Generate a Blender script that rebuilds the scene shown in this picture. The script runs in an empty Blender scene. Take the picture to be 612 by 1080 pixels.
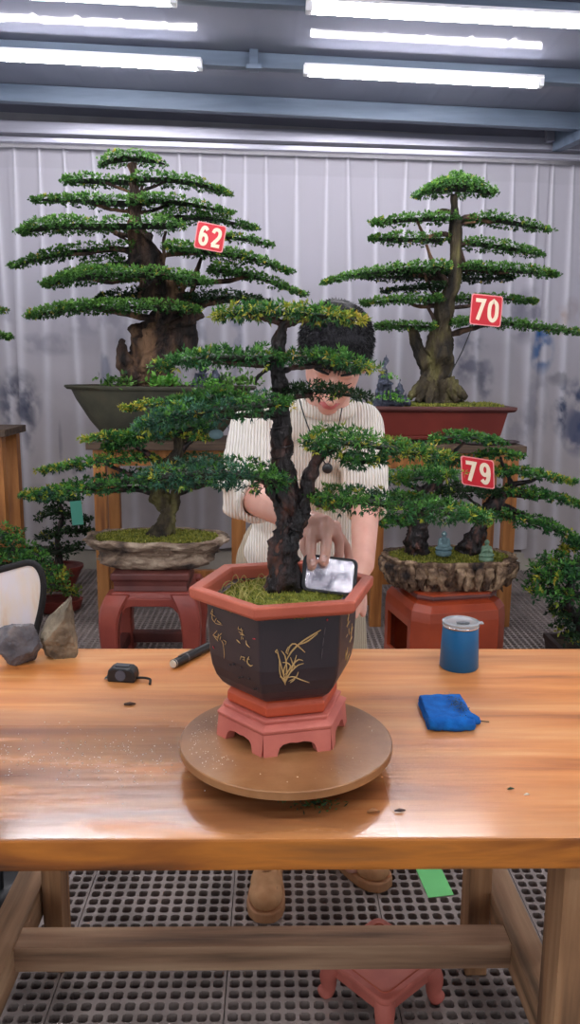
import bpy, bmesh, math, random
import numpy as np
from mathutils import Vector, Matrix, noise, Euler

C = bpy.context.scene.collection
SC = bpy.context.scene
R = math.radians
PI = math.pi
random.seed(7)
RNG = np.random.default_rng(11)

# ------------------------------------------------------------ camera
F, HC = 850.0, 1.45
PITCH, YAW, ROLL = R(10.4), R(1.2), 0.008
fw = Vector((math.sin(YAW)*math.cos(PITCH), math.cos(YAW)*math.cos(PITCH), -math.sin(PITCH)))
r0 = Vector((math.cos(YAW), -math.sin(YAW), 0))
u0 = r0.cross(fw)
rt = (r0*math.cos(ROLL) + u0*math.sin(ROLL)).normalized()
up = rt.cross(fw)
cam = bpy.data.cameras.new('camera'); camo = bpy.data.objects.new('camera', cam); C.objects.link(camo)
m = Matrix((rt, up, -fw)).transposed().to_4x4(); m.translation = Vector((0, 0, HC)); camo.matrix_world = m
cam.sensor_fit = 'VERTICAL'; cam.sensor_height = 36; cam.lens = F/1080*36
cam.clip_start = .05; cam.clip_end = 60
SC.camera = camo

def ray(px, py): return fw*F + rt*(px-306) - up*(py-540)
def at(px, py, Y):
    d = ray(px, py); return Vector((0, 0, HC)) + d*(Y/d.y)
def onz(px, py, z):
    d = ray(px, py); return Vector((0, 0, HC)) + d*((z-HC)/d.z)
def ppm(Y, py=540):      # pixels per metre near a depth
    p = at(300, py, Y); q = at(301, py, Y); return 1/(q-p).length

# ------------------------------------------------------------ world and colour
w = bpy.data.worlds.new('greenhouse_daylight'); SC.world = w; w.use_nodes = True
bg = w.node_tree.nodes['Background']
bg.inputs[0].default_value = (.93, .95, 1.0, 1); bg.inputs[1].default_value = .72
SC.view_settings.view_transform = 'Standard'; SC.view_settings.look = 'None'
SC.view_settings.gamma = 1; SC.view_settings.exposure = .25
SC.view_settings.use_curve_mapping = False
try:
    SC.cycles.use_denoising = True
    SC.cycles.max_bounces = 8; SC.cycles.diffuse_bounces = 4; SC.cycles.transparent_max_bounces = 8
except Exception: pass
TUBE = 56.0

# ------------------------------------------------------------ helpers
def lin(c):
    c = [x/255 for x in c]
    return tuple((x/12.92 if x <= .04045 else ((x+.055)/1.055)**2.4) for x in c) + (1,)

def tag(o, label=None, cat=None, group=None, kind=None):
    if label: o['label'] = label
    if cat: o['category'] = cat
    if group: o['group'] = group
    if kind: o['kind'] = kind
    return o

def thing(name, loc, label, cat, group=None, rz=0):
    o = bpy.data.objects.new(name, None); C.objects.link(o)
    o.location = loc; o.rotation_euler = (0, 0, rz); o.empty_display_size = .05
    return tag(o, label, cat, group)

def link(name, me, mat=None, parent=None, world=True, smooth=False):
    """link a mesh; if world, its coordinates are world ones and are kept under the parent"""
    o = bpy.data.objects.new(name, me); C.objects.link(o)
    if mat is not None:
        for mm in (mat if isinstance(mat, (list, tuple)) else [mat]): me.materials.append(mm)
    if smooth: me.polygons.foreach_set('use_smooth', [True]*len(me.polygons))
    if parent is not None:
        o.parent = parent
        if world:
            M = Matrix.Identity(4); p = parent; chain = []
            while p: chain.append(p); p = p.parent
            for p in reversed(chain): M = M @ p.matrix_parent_inverse @ p.matrix_basis if p.parent else p.matrix_basis.copy()
            o.matrix_parent_inverse = M.inverted()
    return o

def copy_tree(o, parent=None):
    c = o.copy(); C.objects.link(c); c.parent = parent
    for ch in list(o.children): copy_tree(ch, c)
    return c

def me_from(name, verts, faces):
    me = bpy.data.meshes.new(name); me.from_pydata([tuple(v) for v in verts], [], faces); me.update(); return me

class MB:
    """collects shapes in one bmesh"""
    def __init__(s): s.bm = bmesh.new()
    def box(s, c, d, rz=0, bev=0, M=None):
        r = bmesh.ops.create_cube(s.bm, size=1)
        vs = r['verts']
        bmesh.ops.scale(s.bm, vec=Vector(d), verts=vs)
        if bev:
            es = list({e for v in vs for e in v.link_edges})
            rr = bmesh.ops.bevel(s.bm, geom=es, offset=bev, segments=2, affect='EDGES', profile=.7)
            vs = list({v for f in rr['faces'] for v in f.verts} | {v for v in vs if v.is_valid})
            vs = [v for v in vs if v.is_valid]
        T = Matrix.Translation(Vector(c)) @ Matrix.Rotation(rz, 4, 'Z')
        if M is not None: T = M @ T
        bmesh.ops.transform(s.bm, matrix=T, verts=vs); return s
    def bar(s, a, b, wx, wz, bev=0, upv=Vector((0, 0, 1))):
        a = Vector(a); b = Vector(b); d = (b-a); L = d.length; d.normalize()
        side = d.cross(upv)
        if side.length < 1e-4: side = Vector((1, 0, 0))
        side.normalize(); u = side.cross(d)
        M = Matrix((side, d, u)).transposed().to_4x4(); M.translation = (a+b)/2
        return s.box((0, 0, 0), (wx, L, wz), 0, bev, M)
    def lathe(s, prof, c, n=32, M=None, fn=None):
        rows = []
        for (r, z) in prof:
            row = []
            for i in range(n):
                a = 2*PI*i/n; rr = fn(r, z, a) if fn else r
                p = Vector((rr*math.cos(a), rr*math.sin(a), z)) + Vector(c)
                if M is not None: p = M @ p
                row.append(s.bm.verts.new(p))
            rows.append(row)
        for a, b in zip(rows, rows[1:]):
            for i in range(n):
                j = (i+1) % n; s.bm.faces.new((a[i], a[j], b[j], b[i]))
        if prof[0][0] > 1e-5: s.bm.faces.new(list(reversed(rows[0])))
        if prof[-1][0] > 1e-5: s.bm.faces.new(rows[-1])
        return s
    def tube(s, pts, rad, n=8, nz=0, fr=20, seed=0, cap=True, flat=1.0):
        pts = [Vector(p) for p in pts]
        if not hasattr(rad, '__len__'): rad = [rad]*len(pts)
        rows = []; u = None
        for i, p in enumerate(pts):
            d = (pts[min(i+1, len(pts)-1)] - pts[max(i-1, 0)])
            if d.length < 1e-9: d = Vector((0, 0, 1))
            d.normalize()
            if u is None:
                u = d.cross(Vector((0, 1, .1)))
                if u.length < .1: u = d.cross(Vector((1, 0, 0)))
            u = (u - d*u.dot(d)).normalized(); v = d.cross(u)
            row = []
            for k in range(n):
                a = 2*PI*k/n; dr = u*math.cos(a)+v*math.sin(a)*flat
                q = p + dr*rad[i]
                if nz:
                    ca, sa = math.cos(a+i*.02), math.sin(a+i*.02)
                    g_ = abs(noise.noise(Vector((ca*3.1, sa*3.1, i*.07+seed))))*1.1+abs(noise.noise(Vector((ca*6.5, sa*6.5, i*.16+seed))))*.6
                    q = q + dr*rad[i]*nz*(1.3*noise.noise(q*fr+Vector((seed, 0, 0)))+.7*noise.noise(q*fr*2.7)+.6*noise.noise(Vector((ca*1.6, sa*1.6, i*.12+seed)))-1.1*g_+.35)
                row.append(s.bm.verts.new(q))
            rows.append(row)
        for a, b in zip(rows, rows[1:]):
            for i in range(n):
                j = (i+1) % n; s.bm.faces.new((a[i], b[i], b[j], a[j]))
        if cap:
            s.bm.faces.new(rows[0]); s.bm.faces.new(list(reversed(rows[-1])))
        return s
    def prism(s, poly, h0, h1, M=None):
        """poly in xy, extruded in z"""
        M = M or Matrix.Identity(4)
        a = [s.bm.verts.new(M @ Vector((x, y, h0))) for x, y in poly]
        b = [s.bm.verts.new(M @ Vector((x, y, h1))) for x, y in poly]
        s.bm.faces.new(list(reversed(a))); s.bm.faces.new(b)
        n = len(poly)
        for i in range(n): s.bm.faces.new((a[i], a[(i+1) % n], b[(i+1) % n], b[i]))
        return s
    def grid(s, rows):
        vs = [[s.bm.verts.new(p) for p in r] for r in rows]
        for a, b in zip(vs, vs[1:]):
            for i in range(len(a)-1): s.bm.faces.new((a[i], a[i+1], b[i+1], b[i]))
        return s
    def build(s, name, mat, parent=None, smooth=False, bev=0, world=True, angle=None):
        bmesh.ops.recalc_face_normals(s.bm, faces=s.bm.faces)
        me = bpy.data.meshes.new(name); s.bm.to_mesh(me); s.bm.free()
        o = link(name, me, mat, parent, world, smooth)
        if bev:
            md = o.modifiers.new('bevel', 'BEVEL'); md.width = bev; md.segments = 2; md.limit_method = 'ANGLE'; md.angle_limit = R(40)
        if angle:
            for e in me.edges: pass
            me.set_sharp_from_angle(angle=R(angle))
        return o

def resample(pts, rad, n):
    pts = [Vector(p) for p in pts]
    m_ = len(pts)-1; P = []; Q = []
    for i in range(n):
        t = i/(n-1)*m_; k = min(int(t), m_-1); f = t-k
        p0 = pts[max(k-1, 0)]; p1 = pts[k]; p2 = pts[k+1]; p3 = pts[min(k+2, m_)]
        P.append(.5*((2*p1)+(p2-p0)*f+(2*p0-5*p1+4*p2-p3)*f*f+(3*p1-p0-3*p2+p3)*f**3))
        Q.append(rad[k]*(1-f)+rad[k+1]*f)
    return P, Q

# ---- remeshed organic volumes
def volume(name, prims, voxel, mat, parent=None, smooth=3, fn=None, world=True):
    bm = bmesh.new()
    for p in prims:
        if p[0] == 'cap':
            _, a, b, ra, rb = p[:5]
            a = Vector(a); b = Vector(b); d = b-a; L = d.length
            q = d.to_track_quat('Z', 'Y') if L > 1e-6 else Matrix.Identity(3).to_quaternion()
            prof = []
            for i in range(7):
                t = -PI/2 + i*PI/12; prof.append((ra*math.cos(t), ra*math.sin(t)))
            for i in range(7):
                t = i*PI/12; prof.append((rb*math.cos(t), L+rb*math.sin(t)))
            M = q.to_matrix().to_4x4(); M.translation = a
            n = 20; rows = []
            for r_, z in prof:
                if r_ < 1e-6: rows.append([bm.verts.new(M @ Vector((0, 0, z)))]); continue
                rows.append([bm.verts.new(M @ Vector((r_*math.cos(2*PI*k/n), r_*math.sin(2*PI*k/n), z))) for k in range(n)])
            for A, B in zip(rows, rows[1:]):
                for k in range(n):
                    j = (k+1) % n
                    if len(A) == 1: bm.faces.new((A[0], B[j], B[k]))
                    elif len(B) == 1: bm.faces.new((A[k], A[j], B[0]))
                    else: bm.faces.new((A[k], A[j], B[j], B[k]))
        else:
            _, c, rr = p[:3]; rot = p[3] if len(p) > 3 else (0, 0, 0)
            g = bmesh.ops.create_icosphere(bm, subdivisions=3, radius=1)
            M = Matrix.Translation(Vector(c)) @ Euler(rot).to_matrix().to_4x4() @ Matrix.Diagonal((*rr, 1))
            bmesh.ops.transform(bm, matrix=M, verts=g['verts'])
    bmesh.ops.recalc_face_normals(bm, faces=bm.faces)
    me = bpy.data.meshes.new('tmp'); bm.to_mesh(me); bm.free()
    o = bpy.data.objects.new('tmp', me); C.objects.link(o)
    md = o.modifiers.new('r', 'REMESH'); md.mode = 'VOXEL'; md.voxel_size = voxel
    if smooth:
        ms = o.modifiers.new('s', 'SMOOTH'); ms.iterations = smooth; ms.factor = .5
    dg = bpy.context.evaluated_depsgraph_get(); dg.update()
    me2 = bpy.data.meshes.new_from_object(o.evaluated_get(dg))
    bpy.data.objects.remove(o); bpy.data.meshes.remove(me)
    me2.name = name
    if fn:
        n = len(me2.vertices); co = np.empty(n*3, np.float32); me2.vertices.foreach_get('co', co); co = co.reshape(-1, 3)
        nr = np.empty(n*3, np.float32); me2.vertices.foreach_get('normal', nr); nr = nr.reshape(-1, 3)
        co = fn(co, nr).astype(np.float32); me2.vertices.foreach_set('co', co.ravel()); me2.update()
    return link(name, me2, mat, parent, world, True)

def cut_mesh(o, test):
    """delete faces whose centre fails the test"""
    bm = bmesh.new(); bm.from_mesh(o.data)
    fs = [f for f in bm.faces if test(f.calc_center_median())]
    bmesh.ops.delete(bm, geom=fs, context='FACES'); bm.to_mesh(o.data); bm.free()

# ---- materials
def new_mat(name):
    mt = bpy.data.materials.new(name); mt.use_nodes = True
    nt = mt.node_tree; return mt, nt, nt.nodes['Principled BSDF']
def N(nt, t, **k):
    n = nt.nodes.new(t)
    for a, b in k.items(): setattr(n, a, b)
    return n
def coords(nt, scale=(1, 1, 1), kind='Object', rot=(0, 0, 0)):
    tc = N(nt, 'ShaderNodeTexCoord'); mp = N(nt, 'ShaderNodeMapping')
    mp.inputs['Scale'].default_value = scale; mp.inputs['Rotation'].default_value = rot
    nt.links.new(tc.outputs[kind], mp.inputs[0]); return mp.outputs[0]
def ramp(nt, src, stops):
    r = N(nt, 'ShaderNodeValToRGB'); e = r.color_ramp.elements
    while len(e) < len(stops): e.new(.5)
    for i, (p, c) in enumerate(stops): e[i].position = p; e[i].color = lin(c) if len(c) == 3 else c
    nt.links.new(src, r.inputs[0]); return r.outputs[0]
def noise_mat(name, stops, scale=8, rough=.7, stretch=(1, 1, 1), bump=.2, bscale=None, detail=6, metal=0, spec=.5, bdist=.01, coat=0, rot=(0, 0, 0), distort=0, vor=False):
    mt, nt, b = new_mat(name)
    v = coords(nt, stretch, rot=rot)
    n = N(nt, 'ShaderNodeTexNoise'); n.inputs['Scale'].default_value = scale; n.inputs['Detail'].default_value = detail
    n.inputs['Distortion'].default_value = distort
    nt.links.new(v, n.inputs['Vector'])
    nt.links.new(ramp(nt, n.outputs[0], stops), b.inputs['Base Color'])
    b.inputs['Roughness'].default_value = rough; b.inputs['Metallic'].default_value = metal
    b.inputs['Specular IOR Level'].default_value = spec; b.inputs['Coat Weight'].default_value = coat
    if bump:
        if vor:
            n2 = N(nt, 'ShaderNodeTexVoronoi')
        else:
            n2 = N(nt, 'ShaderNodeTexNoise'); n2.inputs['Detail'].default_value = 8
        n2.inputs['Scale'].default_value = bscale or scale*3; nt.links.new(v, n2.inputs['Vector'])
        bp = N(nt, 'ShaderNodeBump'); bp.inputs['Strength'].default_value = bump; bp.inputs['Distance'].default_value = bdist
        nt.links.new(n2.outputs[0], bp.inputs['Height']); nt.links.new(bp.outputs[0], b.inputs['Normal'])
    return mt
def plain(name, c, rough=.5, metal=0, spec=.5, em=0, coat=0):
    mt, nt, b = new_mat(name); b.inputs['Base Color'].default_value = lin(c)
    b.inputs['Roughness'].default_value = rough; b.inputs['Metallic'].default_value = metal
    b.inputs['Specular IOR Level'].default_value = spec; b.inputs['Coat Weight'].default_value = coat
    if em: b.inputs['Emission Color'].default_value = lin(c); b.inputs['Emission Strength'].default_value = em
    return mt
def leaf_mat(name, rough=.45, trans=.25):
    mt, nt, b = new_mat(name)
    a = N(nt, 'ShaderNodeAttribute', attribute_name='Col')
    nt.links.new(a.outputs[0], b.inputs['Base Color']); b.inputs['Roughness'].default_value = rough
    b.inputs['Specular IOR Level'].default_value = .4
    t = N(nt, 'ShaderNodeBsdfTranslucent'); nt.links.new(a.outputs[0], t.inputs[0])
    mx = N(nt, 'ShaderNodeMixShader'); mx.inputs[0].default_value = trans
    nt.links.new(b.outputs[0], mx.inputs[1]); nt.links.new(t.outputs[0], mx.inputs[2])
    nt.links.new(mx.outputs[0], nt.nodes['Material Output'].inputs[0]); return mt

M = {}
M['leaf'] = leaf_mat('foliage_leaf')
M['twig'] = noise_mat('dark_twigs', [(.3, (22, 30, 20)), (.7, (40, 48, 30))], 60, .9, bump=.8, bscale=160)
M['bark_dark'] = noise_mat('dark_wet_bark', [(.36, (16, 13, 15)), (.52, (36, 27, 28)), (.68, (96, 64, 56))], 34, .5, (1, 1, .4), 1, 90, bdist=.01)
M['bark_base'] = noise_mat('reddish_bark', [(.38, (50, 30, 26)), (.52, (124, 74, 54)), (.66, (176, 116, 84))], 22, .6, (1, 1, .4), 1, 70, bdist=.004)
M['bark_brown'] = noise_mat('old_brown_bark', [(.36, (26, 20, 20)), (.5, (72, 54, 46)), (.64, (136, 104, 78))], 13, .8, (1, 1, .22), 1, 30, bdist=.05)
M['bark_mossy'] = noise_mat('mossy_bark', [(.36, (28, 24, 18)), (.5, (70, 60, 42)), (.64, (104, 98, 58))], 14, .8, (1, 1, .3), 1, 30, bdist=.04)
M['moss'] = noise_mat('green_moss', [(.3, (70, 84, 24)), (.5, (116, 126, 40)), (.7, (158, 160, 66))], 40, .95, bump=1, bscale=120, bdist=.01)
M['soil'] = noise_mat('dark_soil', [(.3, (40, 34, 24)), (.7, (84, 72, 44))], 40, .95, bump=1, bscale=120, bdist=.01)
M['terracotta'] = noise_mat('terracotta', [(.3, (176, 84, 62)), (.7, (202, 106, 80))], 9, .55, bump=.1, bscale=90, bdist=.002)
M['terracotta_red'] = noise_mat('orange_red_clay', [(.3, (176, 66, 36)), (.7, (196, 84, 48))], 9, .5, bump=.1, bscale=90, bdist=.002)
M['clay_pink'] = noise_mat('pink_clay', [(.3, (182, 94, 82)), (.7, (208, 120, 104))], 12, .6, bump=.15, bscale=90, bdist=.002)
M['pot_dark'] = noise_mat('dark_purple_clay', [(.3, (38, 30, 36)), (.7, (54, 42, 46))], 9, .42, bump=.08, bscale=140, bdist=.002)
M['gold'] = plain('painted_gold', (196, 160, 104), .6)
M['redseal'] = plain('painted_red_seal', (170, 50, 60), .6)
M['pot_olive'] = noise_mat('mossy_olive_stoneware', [(.3, (48, 48, 40)), (.55, (74, 72, 56)), (.75, (96, 78, 60))], 5, .7, bump=.5, bscale=24, bdist=.01)
M['pot_red'] = noise_mat('oxblood_clay', [(.3, (112, 42, 36)), (.7, (134, 54, 44))], 4, .45, bump=.1, bscale=60, bdist=.002)
M['pot_red_dark'] = noise_mat('dark_oxblood_rim', [(.3, (84, 44, 42)), (.7, (104, 58, 54))], 6, .5, bump=.1, bscale=60, bdist=.002)
M['rock_pot'] = noise_mat('weathered_stone', [(.34, (58, 48, 44)), (.5, (134, 112, 94)), (.66, (186, 166, 144))], 9, .8, (1, 1, 1.6), 1, 28, bdist=.02, distort=.6)
M['rock_brown'] = noise_mat('brown_cave_stone', [(.34, (38, 28, 26)), (.5, (104, 80, 62)), (.66, (178, 150, 120))], 16, .8, (1, 1, .7), 1, 40, bdist=.02, distort=.5)
M['rock_grey'] = noise_mat('grey_rock', [(.3, (70, 70, 76)), (.55, (104, 103, 108)), (.75, (146, 140, 136))], 18, .85, bump=.8, bscale=60, bdist=.006)
M['rock_tan'] = noise_mat('tan_rock', [(.3, (86, 78, 66)), (.55, (136, 124, 104)), (.8, (172, 160, 136))], 22, .85, bump=.9, bscale=70, bdist=.006)
M['stool_red'] = noise_mat('brick_red_stoneware', [(.3, (126, 50, 42)), (.7, (160, 74, 58))], 7, .42, bump=.15, bscale=30, bdist=.004)
M['stool_top'] = noise_mat('dark_red_stoneware', [(.3, (84, 44, 42)), (.7, (116, 62, 54))], 7, .45, bump=.15, bscale=30, bdist=.004)
M['stool_glaze'] = noise_mat('orange_red_glaze', [(.3, (138, 52, 28)), (.6, (170, 70, 38)), (.75, (140, 80, 66))], 4, .3, bump=.1, bscale=30, bdist=.004, coat=.3)
M['stand_wood'] = noise_mat('varnished_fir', [(.3, (126, 74, 34)), (.5, (172, 110, 54)), (.7, (196, 134, 74))], 6, .5, (4, 4, .35), .2, 30, bdist=.003)
M['stand_wood_dark'] = noise_mat('weathered_board', [(.3, (58, 46, 38)), (.6, (96, 76, 60))], 8, .7, (.4, 5, 5), .3, 30, bdist=.003)
M['beam'] = noise_mat('weathered_beam', [(.3, (96, 74, 58)), (.5, (168, 132, 104)), (.7, (200, 166, 134))], 5, .7, (.35, 5, 5), .4, 26, bdist=.003)
M['beam_y'] = noise_mat('weathered_side_beam', [(.3, (96, 76, 56)), (.5, (166, 130, 98)), (.7, (196, 160, 126))], 5, .7, (5, .35, 5), .4, 26, bdist=.003)
M['beam_z'] = noise_mat('weathered_leg', [(.3, (86, 62, 44)), (.5, (156, 114, 78)), (.7, (184, 144, 106))], 5, .7, (5, 5, .35), .4, 26, bdist=.003)
M['black'] = plain('black_plastic', (28, 30, 34), .4)
M['black_matte'] = plain('black_cloth', (26, 26, 28), .8)
M['steel'] = noise_mat('galvanised_steel', [(.3, (128, 132, 146)), (.7, (164, 166, 182))], 3, .35, (.4, 6, 6), .05, metal=.5)
M['white_plastic'] = plain('white_plastic', (226, 226, 232), .4)

# ============================================================ STRUCTURE
ZC = 3.0; TILT = -.033
def zceil(x): return ZC + TILT*x
# --- floor: moulded 40 cm grating tiles
def floor_tile():
    n = 12; s = .4/n; rows = []; verts = []; faces = []
    def V(x, y, z): verts.append((x, y, z)); return len(verts)-1
    th = .022
    for i in range(n):
        for j in range(n):
            x0, y0 = i*s, j*s; e = .0045 if True else 0
            cx, cy = x0+s/2, y0+s/2
            hw = s/2-e; ch = .005
            L = hw - (.0035 if (i == 0 or i == n-1) else 0)
            octo = [(-hw+ch, -hw), (hw-ch, -hw), (hw, -hw+ch), (hw, hw-ch), (hw-ch, hw), (-hw+ch, hw), (-hw, hw-ch), (-hw, -hw+ch)]
            cor = [(-s/2, -s/2), (s/2, -s/2), (s/2, s/2), (-s/2, s/2)]
            g = .0012
            def clampv(x, y): return (min(max(x, g), .4-g), min(max(y, g), .4-g))
            shx = (.003 if i == 0 else -.003 if i == n-1 else 0); shy = (.003 if j == 0 else -.003 if j == n-1 else 0)
            o_t = [V(cx+a+shx, cy+b+shy, 0) for a, b in octo]
            o_b = [V(cx+a+shx, cy+b+shy, -th) for a, b in octo]
            c_t = [V(*clampv(cx+a, cy+b), 0) for a, b in cor]
            faces += [(c_t[0], c_t[1], o_t[1], o_t[0]), (c_t[1], c_t[2], o_t[3], o_t[2]), (c_t[2], c_t[3], o_t[5], o_t[4]), (c_t[3], c_t[0], o_t[7], o_t[6]),
                      (c_t[1], o_t[2], o_t[1]), (c_t[2], o_t[4], o_t[3]), (c_t[3], o_t[6], o_t[5]), (c_t[0], o_t[0], o_t[7])]
            for k in range(8):
                q = (k+1) % 8; faces.append((o_t[k], o_t[q], o_b[q], o_b[k]))
    for a, b in (((.0012, .0012), (.3988, .0012)), ((.3988, .0012), (.3988, .3988)), ((.3988, .3988), (.0012, .3988)), ((.0012, .3988), (.0012, .0012))):
        v = [V(*a, 0), V(*b, 0), V(*b, -th), V(*a, -th)]; faces.append(tuple(v))
    # small round bosses
    for bx_, by_ in ((2, 2), (10, 2), (2, 10), (10, 10)):
        ring = [V(bx_*s+.011*math.cos(k*PI/4), by_*s+.011*math.sin(k*PI/4), .0008) for k in range(8)]
        rin = [V(bx_*s+.006*math.cos(k*PI/4), by_*s+.006*math.sin(k*PI/4), .0008) for k in range(8)]
        for k in range(8): faces.append((ring[k], ring[(k+1) % 8], rin[(k+1) % 8], rin[k]))
    return me_from('floor', verts, faces)
M['grate'] = noise_mat('grey_plastic_grating', [(.3, (118, 108, 104)), (.55, (152, 140, 135)), (.75, (168, 154, 148))], 5, .6, bump=.1, bscale=60)
fl = link('floor', floor_tile(), M['grate']); fl.location = (-.107-.4*7, 1.734-.4*4, 0); fl['kind'] = 'structure'
for ax, cnt in ((0, 17), (1, 14)):
    a = fl.modifiers.new('array', 'ARRAY'); a.count = cnt; a.use_relative_offset = False; a.use_constant_offset = True
    a.constant_offset_displace = (.4, 0, 0) if ax == 0 else (0, .4, 0)
M['pit'] = noise_mat('gravel_under_grating', [(.3, (26, 24, 28)), (.55, (52, 44, 44)), (.7, (96, 66, 56))], 30, .9, bump=.8, bscale=70)
MB().box((.5, 2.4, -.10), (8, 7, .04)).build('floor_underside_ground', M['pit'])['kind'] = 'structure'

# --- back wall, baseboard, ceiling, purlins
M['wall'] = noise_mat('painted_panel', [(.3, (150, 146, 156)), (.7, (168, 164, 172))], 2, .7, bump=.03)
MB().box((.3, 5.86, 1.5), (8.6, .08, 3.3)).build('wall_back', M['wall'])['kind'] = 'structure'
M['curb'] = noise_mat('pale_concrete_curb', [(.3, (160, 152, 140)), (.7, (186, 178, 166))], 5, .8, bump=.1)
MB().box((.3, 5.72, .05), (8.6, .2, .16), bev=.01).build('baseboard_back', M['curb'])['kind'] = 'structure'
mt, nt, b = new_mat('glossy_blue_grey_panel'); M['ceil'] = mt
v = coords(nt, (1, 1, 1)); n1 = N(nt, 'ShaderNodeTexNoise'); n1.inputs['Scale'].default_value = 1.2; nt.links.new(v, n1.inputs[0])
nt.links.new(ramp(nt, n1.outputs[0], [(.3, (112, 116, 134)), (.7, (134, 136, 152))]), b.inputs['Base Color'])
b.inputs['Roughness'].default_value = .07; b.inputs['Specular IOR Level'].default_value = .05
wv = N(nt, 'ShaderNodeTexWave'); wv.inputs['Scale'].default_value = 1.55; wv.inputs['Distortion'].default_value = .25; nt.links.new(v, wv.inputs[0])
rr = N(nt, 'ShaderNodeMath', operation='POWER'); nt.links.new(wv.outputs[1], rr.inputs[0]); rr.inputs[1].default_value = 14
n2 = N(nt, 'ShaderNodeTexNoise'); n2.inputs['Scale'].default_value = 5; nt.links.new(v, n2.inputs[0])
ad = N(nt, 'ShaderNodeMath', operation='ADD'); nt.links.new(rr.outputs[0], ad.inputs[0]); nt.links.new(n2.outputs[0], ad.inputs[1])
bp = N(nt, 'ShaderNodeBump'); bp.inputs['Strength'].default_value = .12; bp.inputs['Distance'].default_value = .01
nt.links.new(ad.outputs[0], bp.inputs['Height']); nt.links.new(bp.outputs[0], b.inputs['Normal'])
mb = MB(); mb.box((0, 0, 0), (9, 8.4, .05), M=Matrix.Translation((.3, 1.8, zceil(.3)+.028)) @ Matrix.Rotation(math.atan(-TILT), 4, 'Y'))
mb.build('ceiling', M['ceil'])['kind'] = 'structure'
def sbar(name, a, b, wx, wz, mat):
    o = MB().bar(a, b, wx, wz, .004).build(name, mat); o['kind'] = 'structure'; return o
M['purlin'] = noise_mat('blue_grey_painted_steel', [(.3, (78, 92, 112)), (.7, (106, 120, 140))], 3, .5, (.6, 5, 5), .15, 20, bdist=.004)
M['rail'] = noise_mat('silver_aluminium', [(.3, (150, 150, 166)), (.7, (188, 188, 202))], 3, .3, (.3, 8, 8), .05, metal=.6)
for k, (Y, hh) in enumerate(((2.3, .07), (3.73, .07), (4.47, .07), (5.15, .095))):
    x0, x1 = -4, 4.5
    sbar('trim_%d' % (k+1), (x0, Y, zceil(x0)-hh/2), (x1, Y, zceil(x1)-hh/2), .06, hh, M['purlin'])
# box beam, rail and track above the curtain
TL = -.017
def zl(z, x): return z + TL*x
M['beamlight'] = noise_mat('pale_wall_panel', [(.3, (150, 148, 154)), (.7, (172, 170, 176))], 4, .6)
sbar('trim_5', (-4, 5.74, zl(2.93, -4)), (4.5, 5.74, zl(2.93, 4.5)), .06, .26, M['beamlight'])
sbar('trim_6', (-4, 5.52, zl(2.885, -4)), (4.5, 5.52, zl(2.885, 4.5)), .08, .07, M['rail'])
sbar('trim_7', (-4, 5.46, zl(2.80, -4)), (4.5, 5.46, zl(2.80, 4.5)), .05, .03, M['rail'])
# brace and upright at the right
pA = at(580, 146, 5.45); pB = Vector((2.3, 2.2, zceil(2.3)-.16))
sbar('trim_8', pA+Vector((.05, 0, .0)), pB, .06, .16, M['purlin'])
sbar('trim_9', at(580, 150, 5.44), at(580, 130, 5.44), .05, .05, M['rail'])
# small hanging bracket on the purlin
br = thing('ceiling_bracket', at(268, 64, 4.43), 'small grey metal bracket on the blue ceiling beam between the tube lights', 'bracket')
p = br.location
MB().box(p, (.045, .05, .10), bev=.004).build('bracket_plate', M['purlin'], br)
MB().box(p+Vector((0, -.03, -.04)), (.08, .03, .02), bev=.004).build('bracket_foot', M['purlin'], br)

# --- tube lights (1.2 m battens)
M['tube'] = plain('lit_tube', (255, 252, 255), .4, em=TUBE)
def tube_light(loc, label):
    t = thing('tube_light', loc, label, 'ceiling light', 'white tube lights under the ceiling')
    t.rotation_euler = (0, -math.atan(TILT), 0)
    MB().box((0, 0, .028), (1.22, .066, .014), bev=.004).build('batten', M['white_plastic'], t, world=False)
    mb = MB(); T = Matrix.Rotation(PI/2, 4, 'Y')
    mb.lathe([(.0, -.585), (.019, -.585), (.019, .585), (0, .585)], (0, 0, 0), 16, T)
    mb.build('lit_tube', M['tube'], t, world=False, smooth=False)
    for s in (-1, 1):
        MB().box((s*.60, 0, .008), (.03, .048, .046), bev=.006).build('end_cap', M['white_plastic'], t, world=False)
    return t
def place_tube(px, py, Y, xc=None, label=''):
    p = at(px, py, Y)
    return tube_light((p.x, Y, zceil(p.x)-.085), label)
tr = place_tube(447, 80, 4.43, label='white tube light at right, the one nearer the curtains')
tl = place_tube(85, 70, 4.43, label='white tube light at left, the one nearer the curtains')
nr_ = place_tube(477, 11, 3.69, label='white tube light at right, cut by the top of the picture')
nl = place_tube(30, 3, 3.69, label='white tube light at left, cut by the top of the picture')
for i, (x, Y) in enumerate(((-1.35, 2.3), (1.35, 2.3), (-1.35, .7), (0.02, .7), (1.35, .7), (-1.35, -.6), (1.35, -.6))):
    c = copy_tree(tr); c.location = (x, Y, zceil(x)-.085)
    c['label'] = 'tube light overhead outside the picture, %s, %s' % ('left column' if x < -1 else 'right column' if x > 1 else 'middle column', {2.3: 'row beyond the workbench', .7: 'row above the camera', -.6: 'row behind the camera'}[Y])
    c['group'] = 'tube lights above the workbench'

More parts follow.
